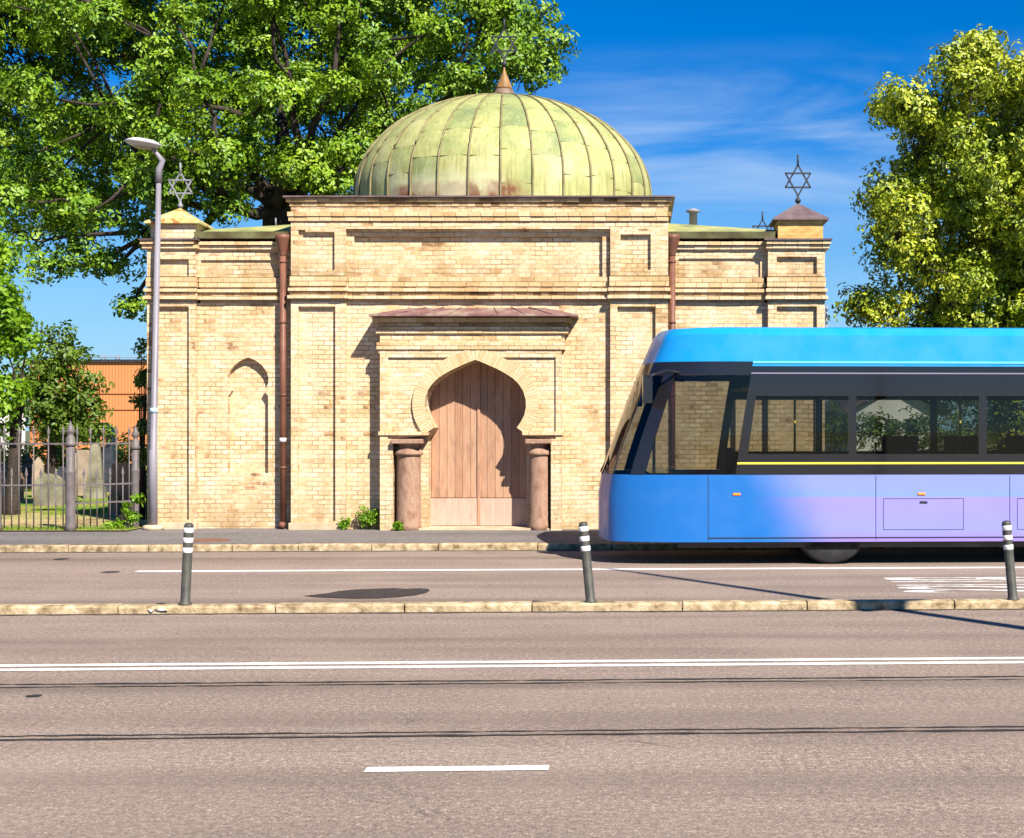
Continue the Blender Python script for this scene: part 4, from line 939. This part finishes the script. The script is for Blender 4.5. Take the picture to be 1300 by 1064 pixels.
def leaves(centres, radii, per_m2, leaf, name, m, parent, flat=.75, k=7, out=.9, upb=.35):
    P = []; O = []
    for c, r in zip(centres, radii):
        n = max(6, int(per_m2*r*r)); d = norm(rs.normal(size=(n, 3))); rr = r*rs.uniform(.45, 1.05, (n, 1))
        p = d*rr; p[:, 2] *= flat; P.append(p+np.array(c)); O.append(d)
    P = np.concatenate(P); O = np.concatenate(O); n = len(P)
    nn = norm(O*out+np.array([[0, 0, upb]])+rs.normal(size=(n, 3))*.34)
    a = norm(np.cross(nn, rs.normal(size=(n, 3)))); b_ = np.cross(nn, a)
    vs = np.zeros((n, k, 4, 3), np.float32)
    for j in range(k):
        an = 2*math.pi*j/k+rs.uniform(-.35, .35, (n, 1)); d = a*np.cos(an)+b_*np.sin(an); s = np.cross(nn, d)
        Lf = leaf*rs.uniform(.7, 1.25, (n, 1)); tilt = rs.uniform(-.55, .35, (n, 1)); dt = norm(d+nn*tilt); w = Lf*.27
        p0 = P+d*Lf*.12+rs.normal(size=(n, 3))*leaf*.12
        vs[:, j, 0] = p0; vs[:, j, 1] = p0+dt*Lf*.58+s*w+nn*w*.35; vs[:, j, 2] = p0+dt*Lf-nn*Lf*.12; vs[:, j, 3] = p0+dt*Lf*.58-s*w+nn*w*.35
    V = vs.reshape(-1, 3); q = n*k
    me = bpy.data.meshes.new(name); me.vertices.add(len(V)); me.vertices.foreach_set('co', V.ravel())
    base = np.arange(q)[:, None]*4; tri = np.concatenate([base+np.array([[0, 1, 2]]), base+np.array([[0, 2, 3]])], 1).reshape(-1).astype(np.int32)
    me.loops.add(len(tri)); me.loops.foreach_set('vertex_index', tri); me.polygons.add(2*q); me.polygons.foreach_set('loop_start', np.arange(0, 6*q, 3, dtype=np.int32))
    me.polygons.foreach_set('loop_total', np.full(2*q, 3, np.int32)); me.update(calc_edges=True); me.validate()
    me.materials.append(m); o = bpy.data.objects.new(name, me); C.objects.link(o)
    if parent: o.parent = parent
    return o, q
def puffs(ell, r0, r1, dens, zmin=.6):
    """fill each ellipsoid (px, py, d, rpx[, squash]) with leafy puffs, mostly near its shell"""
    cs = []; rr = []; par = []
    for e in ell:
        px, py, d, rp = e[:4]; sq = e[4] if len(e) > 4 else .85; c = np.array([PX(px, d), d, PZ(py, d)]); Rr = rp*d/F
        n = max(3, int(dens*(Rr/r1)**2*4)); dr = norm(rs.normal(size=(n, 3))); q = Rr*rs.uniform(.35, 1.0, (n, 1))**.6-.25*r0
        p = dr*np.maximum(q, .05); p[:, 2] *= sq
        for v in p:
            pt_ = c+v
            if pt_[2] > zmin: cs.append(pt_); rr.append(rs.uniform(r0, r1)); par.append(c)
    return cs, rr, par
def limbs(mb, root, fork, cs, par, r_limb, twig=.03, every=2):
    seen = {}
    for c, p in zip(cs, par): seen.setdefault(tuple(p), []).append(c)
    node = [(fork, 0, r_limb)]
    for p, kids in sorted(((Vector(k), v) for k, v in seen.items()), key=lambda q: (q[0]-fork).length):     # each bough springs from the nearest one already grown
        df = (p-fork).length
        best = min((nd for nd in node if (nd[0]-fork).length < df*.8 or nd[1] == 0), key=lambda nd: (nd[0]-p).length+.25*(nd[0]-fork).length)
        q0, dep, rr0 = best; r1 = max(rr0*.62, r_limb*.14); Ld = (p-q0).length
        mid = q0.lerp(p, .5)+Vector((random.uniform(-.12, .12)*Ld, random.uniform(-.1, .12)*Ld, random.uniform(-.14, .06)*Ld))
        mb.tube([q0, q0.lerp(mid, .5)+Vector((random.uniform(-.04, .04)*Ld, 0, .03*Ld)), mid, mid.lerp(p, .5)+Vector((random.uniform(-.05, .05)*Ld, 0, 0)), p], [r1*1.25, r1*1.1, r1, r1*.8, r1*.6], 7)
        node.append((p, dep+1, r1))
        for c in kids[::every]:
            c = Vector(c); m1 = p.lerp(c, .5)+Vector((random.uniform(-.15, .15), random.uniform(-.15, .15), random.uniform(-.1, .15)))
            mb.tube([p, m1, c], [twig, twig*.7, twig*.3], 5)
def tree(name, label, cat, ell, trunk, m, r0, r1, dens, per, leaf, r_tr, fork_z, r_limb, group=None, flat=.75, k=7, zmin=.6, upb=.35, twig=.03):
    tx, ty = trunk; root = empty(name, (tx, ty, .1), label=label, cat=cat, group=group)
    cs, rr, par = puffs(ell, r0, r1, dens, zmin); off = Vector((tx, ty, .1))
    mb = MB(); fork = Vector((tx+.1, ty, fork_z))
    mb.tube([(tx, ty, -.1), (tx+.03, ty, .5), (tx+.06, ty, fork_z*.5), fork, fork+Vector((.1, .1, fork_z*.2)), fork+Vector((.0, .2, fork_z*.4))], [r_tr*1.5, r_tr*1.1, r_tr, r_tr*.85, r_tr*.5, r_tr*.12], 12)
    limbs(mb, off, fork, cs, par, r_limb, twig)
    mb.v = [tuple(Vector(v)-off) for v in mb.v]
    mb.build('trunk', M_bark, root)
    o, q = leaves([np.array(c)-np.array(off) for c in cs], rr, per, leaf, 'crown', m, root, flat, k, .9, upb)
    print(name, 'puffs', len(cs), 'leaves', q)
    return root
YO = 34.2
oak = [(20,40,36,90),(110,20,36.5,95),(60,140,36.5,92),(190,80,36,80),(150,170,36,74),(250,160,36,80),(280,40,36.5,92),(350,110,36,80),(390,30,36.5,88),(300,215,36.2,50),(400,215,36.2,44),
       (440,110,36,70),(480,30,36.2,82),(420,190,36,52),(505,155,35.5,50),(560,75,35.5,56),(525,205,36,44),(600,105,35.6,40),(645,55,35.4,42),(625,5,35.5,46),(685,20,35.5,24),
       (30,240,36,66),(110,255,36,56),(175,240,36,56),(235,245,36,44),(-60,60,36.5,110),(-60,200,36.5,100),(180,-60,36,110),(350,-60,36,110),(520,-60,36,100),(40,-60,36,100),(640,-50,35.5,50)]
rb = random.Random(5); boughs = []
for e in oak[:25]:
    for q in range(3):
        a = rb.uniform(0, 6.28); t = rb.uniform(.15, .8)*e[3]; boughs.append((e[0]+t*math.cos(a), e[1]+t*math.sin(a)*.9-6, rb.uniform(31.6, 34.2), rb.uniform(19, 36), .62))
oak += [b_ for b_ in boughs if not (318 < b_[0] < 372 and b_[1] > 205) and b_[0]+b_[3] < 705]
oak += [(682,90,33.5,28),(700,50,33.5,14),(90,300,34,26),(20,295,34,28),(150,335,34,15),(170,385,34,15),(110,328,34,12),(200,300,33.6,30),(60,335,34,16),(285,262,33,20),(410,245,33.5,26),(640,20,33,30),(665,70,33.2,30)]
tree('oak_tree', 'huge dark green oak spreading behind the chapel and dome', 'tree', oak, (PX(348, YO), YO), M_oak, .42, .85, 2.1, 88, .13, .44, 7.0, .24, k=6, flat=.6)
lime = [(1325,125,26.8,46),(1300,100,26.5,26),(1340,210,26.6,60),(1310,300,26.2,40),(1222,88,27,24),(1230,120,27,32),(1300,120,27.4,44),(1165,142,26.6,26),(1142,134,26.2,14,.7),(1140,265,26.4,16),(1140,300,26.4,14),(1110,392,26.2,14,.6),(1092,386,26.2,8,.6),(1245,70,26.6,10),(1200,160,27,55),(1270,180,26.8,65),(1165,215,27,42),(1230,250,26.6,68),(1150,265,27.2,38),(1300,270,26.8,70),(1165,325,27,45),(1230,340,26.8,65),
        (1300,370,27,70),(1150,385,26.8,22),(1120,398,26.6,12,.6),(1200,410,27,55),(1260,440,27.2,60),(1350,200,27.4,90),(1350,330,27.4,90),(1330,460,27.4,80),(1180,460,27.6,48),(1220,500,27.6,40),(1290,520,27.5,45),
        (1250,250,29.5,85),(1240,360,29.5,85),(1290,300,29.5,90),(1200,430,29.5,60)]
for e in list(lime[:22]):
    for q in range(2):
        if e[0] < 1160 and e[1] > 310: continue
        a = rb.uniform(0, 6.28); t = rb.uniform(.2, .8)*e[3]; lime.append((e[0]+t*math.cos(a), e[1]+t*math.sin(a)*.9-4, rb.uniform(25.2, 26.4), rb.uniform(14, 26), .65))
tree('linden_tree', 'sunlit yellow green linden tree right of the chapel behind the bus', 'tree', lime, (PX(1275, 27.6), 27.6), M_lime, .36, .7, 2.4, 105, .10, .2, 2.6, .09, k=6, upb=.25)
br = [(-8,330,26.5,26),(14,310,26.6,10),(0,375,26.4,26),(22,415,26.5,20),(2,440,26.5,26),(38,432,26.6,10,.6),(-4,505,26.3,28),(18,500,26.6,14),(-50,400,26.8,70),(-50,500,26.8,60),(-40,310,27,50),(0,540,26.6,16)]
tree('maple_tree', 'bright yellow green young tree reaching in at the left edge', 'tree', br, (PX(14, 27), 27.0), M_bright, .22, .42, 3.0, 80, .14, .12, 2.0, .05, k=5, twig=.015)
sm = [(75,424,30,8,1.3),(72,445,30,20),(98,452,30,16),(60,480,30,30),(95,490,30,28),(120,485,30,9),(75,515,30,34),(105,520,30,22),(45,520,30,24),(80,540,30,34,.6),(30,480,30,22),(115,545,30,18,.6)]
tree('cemetery_tree', 'round dark green tree among the gravestones before the orange hall', 'tree', sm, (PX(61, 30.2), 30.2), M_small, .26, .46, 3.6, 70, .12, .11, 1.6, .045, k=5, twig=.014)
# bushes
def bush(name, label, ell, m, r0, r1, dens, per, leaf, group=None, zmin=.1):
    cs, rr, par = puffs(ell, r0, r1, dens, zmin); c0 = Vector((PX(ell[0][0], ell[0][2]), ell[0][2], .1))
    root = empty(name, c0, label=label, cat='bush', group=group); mb = MB()
    for c in cs[::3]: mb.tube([(c0.x+random.uniform(-.1, .1), c0.y, 0), Vector(c).lerp(c0, .5)+Vector((0, 0, .2)), c], [.02, .014, .006], 5)
    mb.v = [tuple(Vector(v)-c0) for v in mb.v]; mb.build('stem', M_bark, root)
    leaves([np.array(c)-np.array(c0) for c in cs], rr, per, leaf, 'foliage', m, root, .9, 5); return root
bush('shrub', 'leggy dark shrub pressed against the left flank of the chapel', [(180,510,25.6,9),(183,480,25.4,10),(182,440,25.5,7),(178,485,25.6,6),(184,540,25.5,9),(186,580,25.5,9)], M_small, .08, .16, 3.0, 260, .09)
bush('shrub', 'yellow green weeds and bush round the foot of the last fence post', [(166,657,23.3,7,.7),(161,642,23.5,5),(172,634,23.4,4),(150,666,23.2,6,.5),(137,668,23.1,5,.4)], M_bright, .06, .12, 3.0, 420, .07)
hg = [(x, 580+random.uniform(-5, 5), 40, 22, .9) for x in range(-20, 190, 20)]
bush('hedge', 'dark hedge across the back of the cemetery', hg, M_small, .35, .55, 2.6, 40, .12)
hg = [(x, 548+random.uniform(-12, 10), 36, 28, .9) for x in range(1060, 1420, 26)]
bush('hedge', 'dark hedge behind the bus, right of the chapel', hg, M_small, .35, .55, 2.6, 40, .12)
# weeds at the wall foot
def weed(px, py, h, n, label, d=None):
    d = d or F*1.65/(py-HY); c = np.array([PX(px, d), d, .1]); root = empty('weed', tuple(c), label=label, cat='weed', group='weeds at the foot of the chapel wall')
    mb = MB(); cs = []
    for i in range(n):
        a = random.uniform(0, 6.28); r = random.uniform(.2, 1)*h*.5; t = Vector((r*math.cos(a), -abs(r*math.sin(a))*.5, h*random.uniform(.4, 1))); mb.tube([(0, 0, 0), t*.5+Vector((0, 0, .03)), t], [.006, .005, .003], 4); cs.append(np.array(t)); cs.append(np.array(t*.6))
    mb.build('stem', M_small, root); leaves(cs, [h*.16]*len(cs), 900/(h/.3), .05, 'foliage', M_bright, root, .9, 5)
weed(470, 672, .40, 12, 'tallest tuft of green weeds, left of the portal in its shadow', 23.32)
weed(437, 672, .16, 6, 'small tuft of weeds at the foot of the left pilaster', 23.28)
weed(505, 676, .13, 7, 'low weeds at the foot of the left column', 23.02)
# grass blades along the fence
def blades(n, x0, x1, y0, y1, h):
    P = np.stack([rs.uniform(x0, x1, n), rs.uniform(y0, y1, n), np.full(n, .115)], 1); a = rs.uniform(0, math.pi, n); H = h*rs.uniform(.4, 1.2, n)
    d = np.stack([np.cos(a), np.sin(a), 0*a], 1)*.006; t = P+np.stack([rs.normal(size=n)*.03, rs.normal(size=n)*.03, H], 1)
    V = np.stack([P-d, P+d, t], 1).reshape(-1, 3); me = bpy.data.meshes.new('grass'); me.from_pydata(V.tolist(), [], [(3*i, 3*i+1, 3*i+2) for i in range(n)])
    me.materials.append(M_bright); o = bpy.data.objects.new('grass', me); C.objects.link(o); return tag(o, 'short grass growing along the cemetery railing', 'grass', kind='stuff')
blades(2600, -12, -8.2, 22.86, 23.4, .06); blades(5000, -14, -8.2, 25.5, 31, .05)
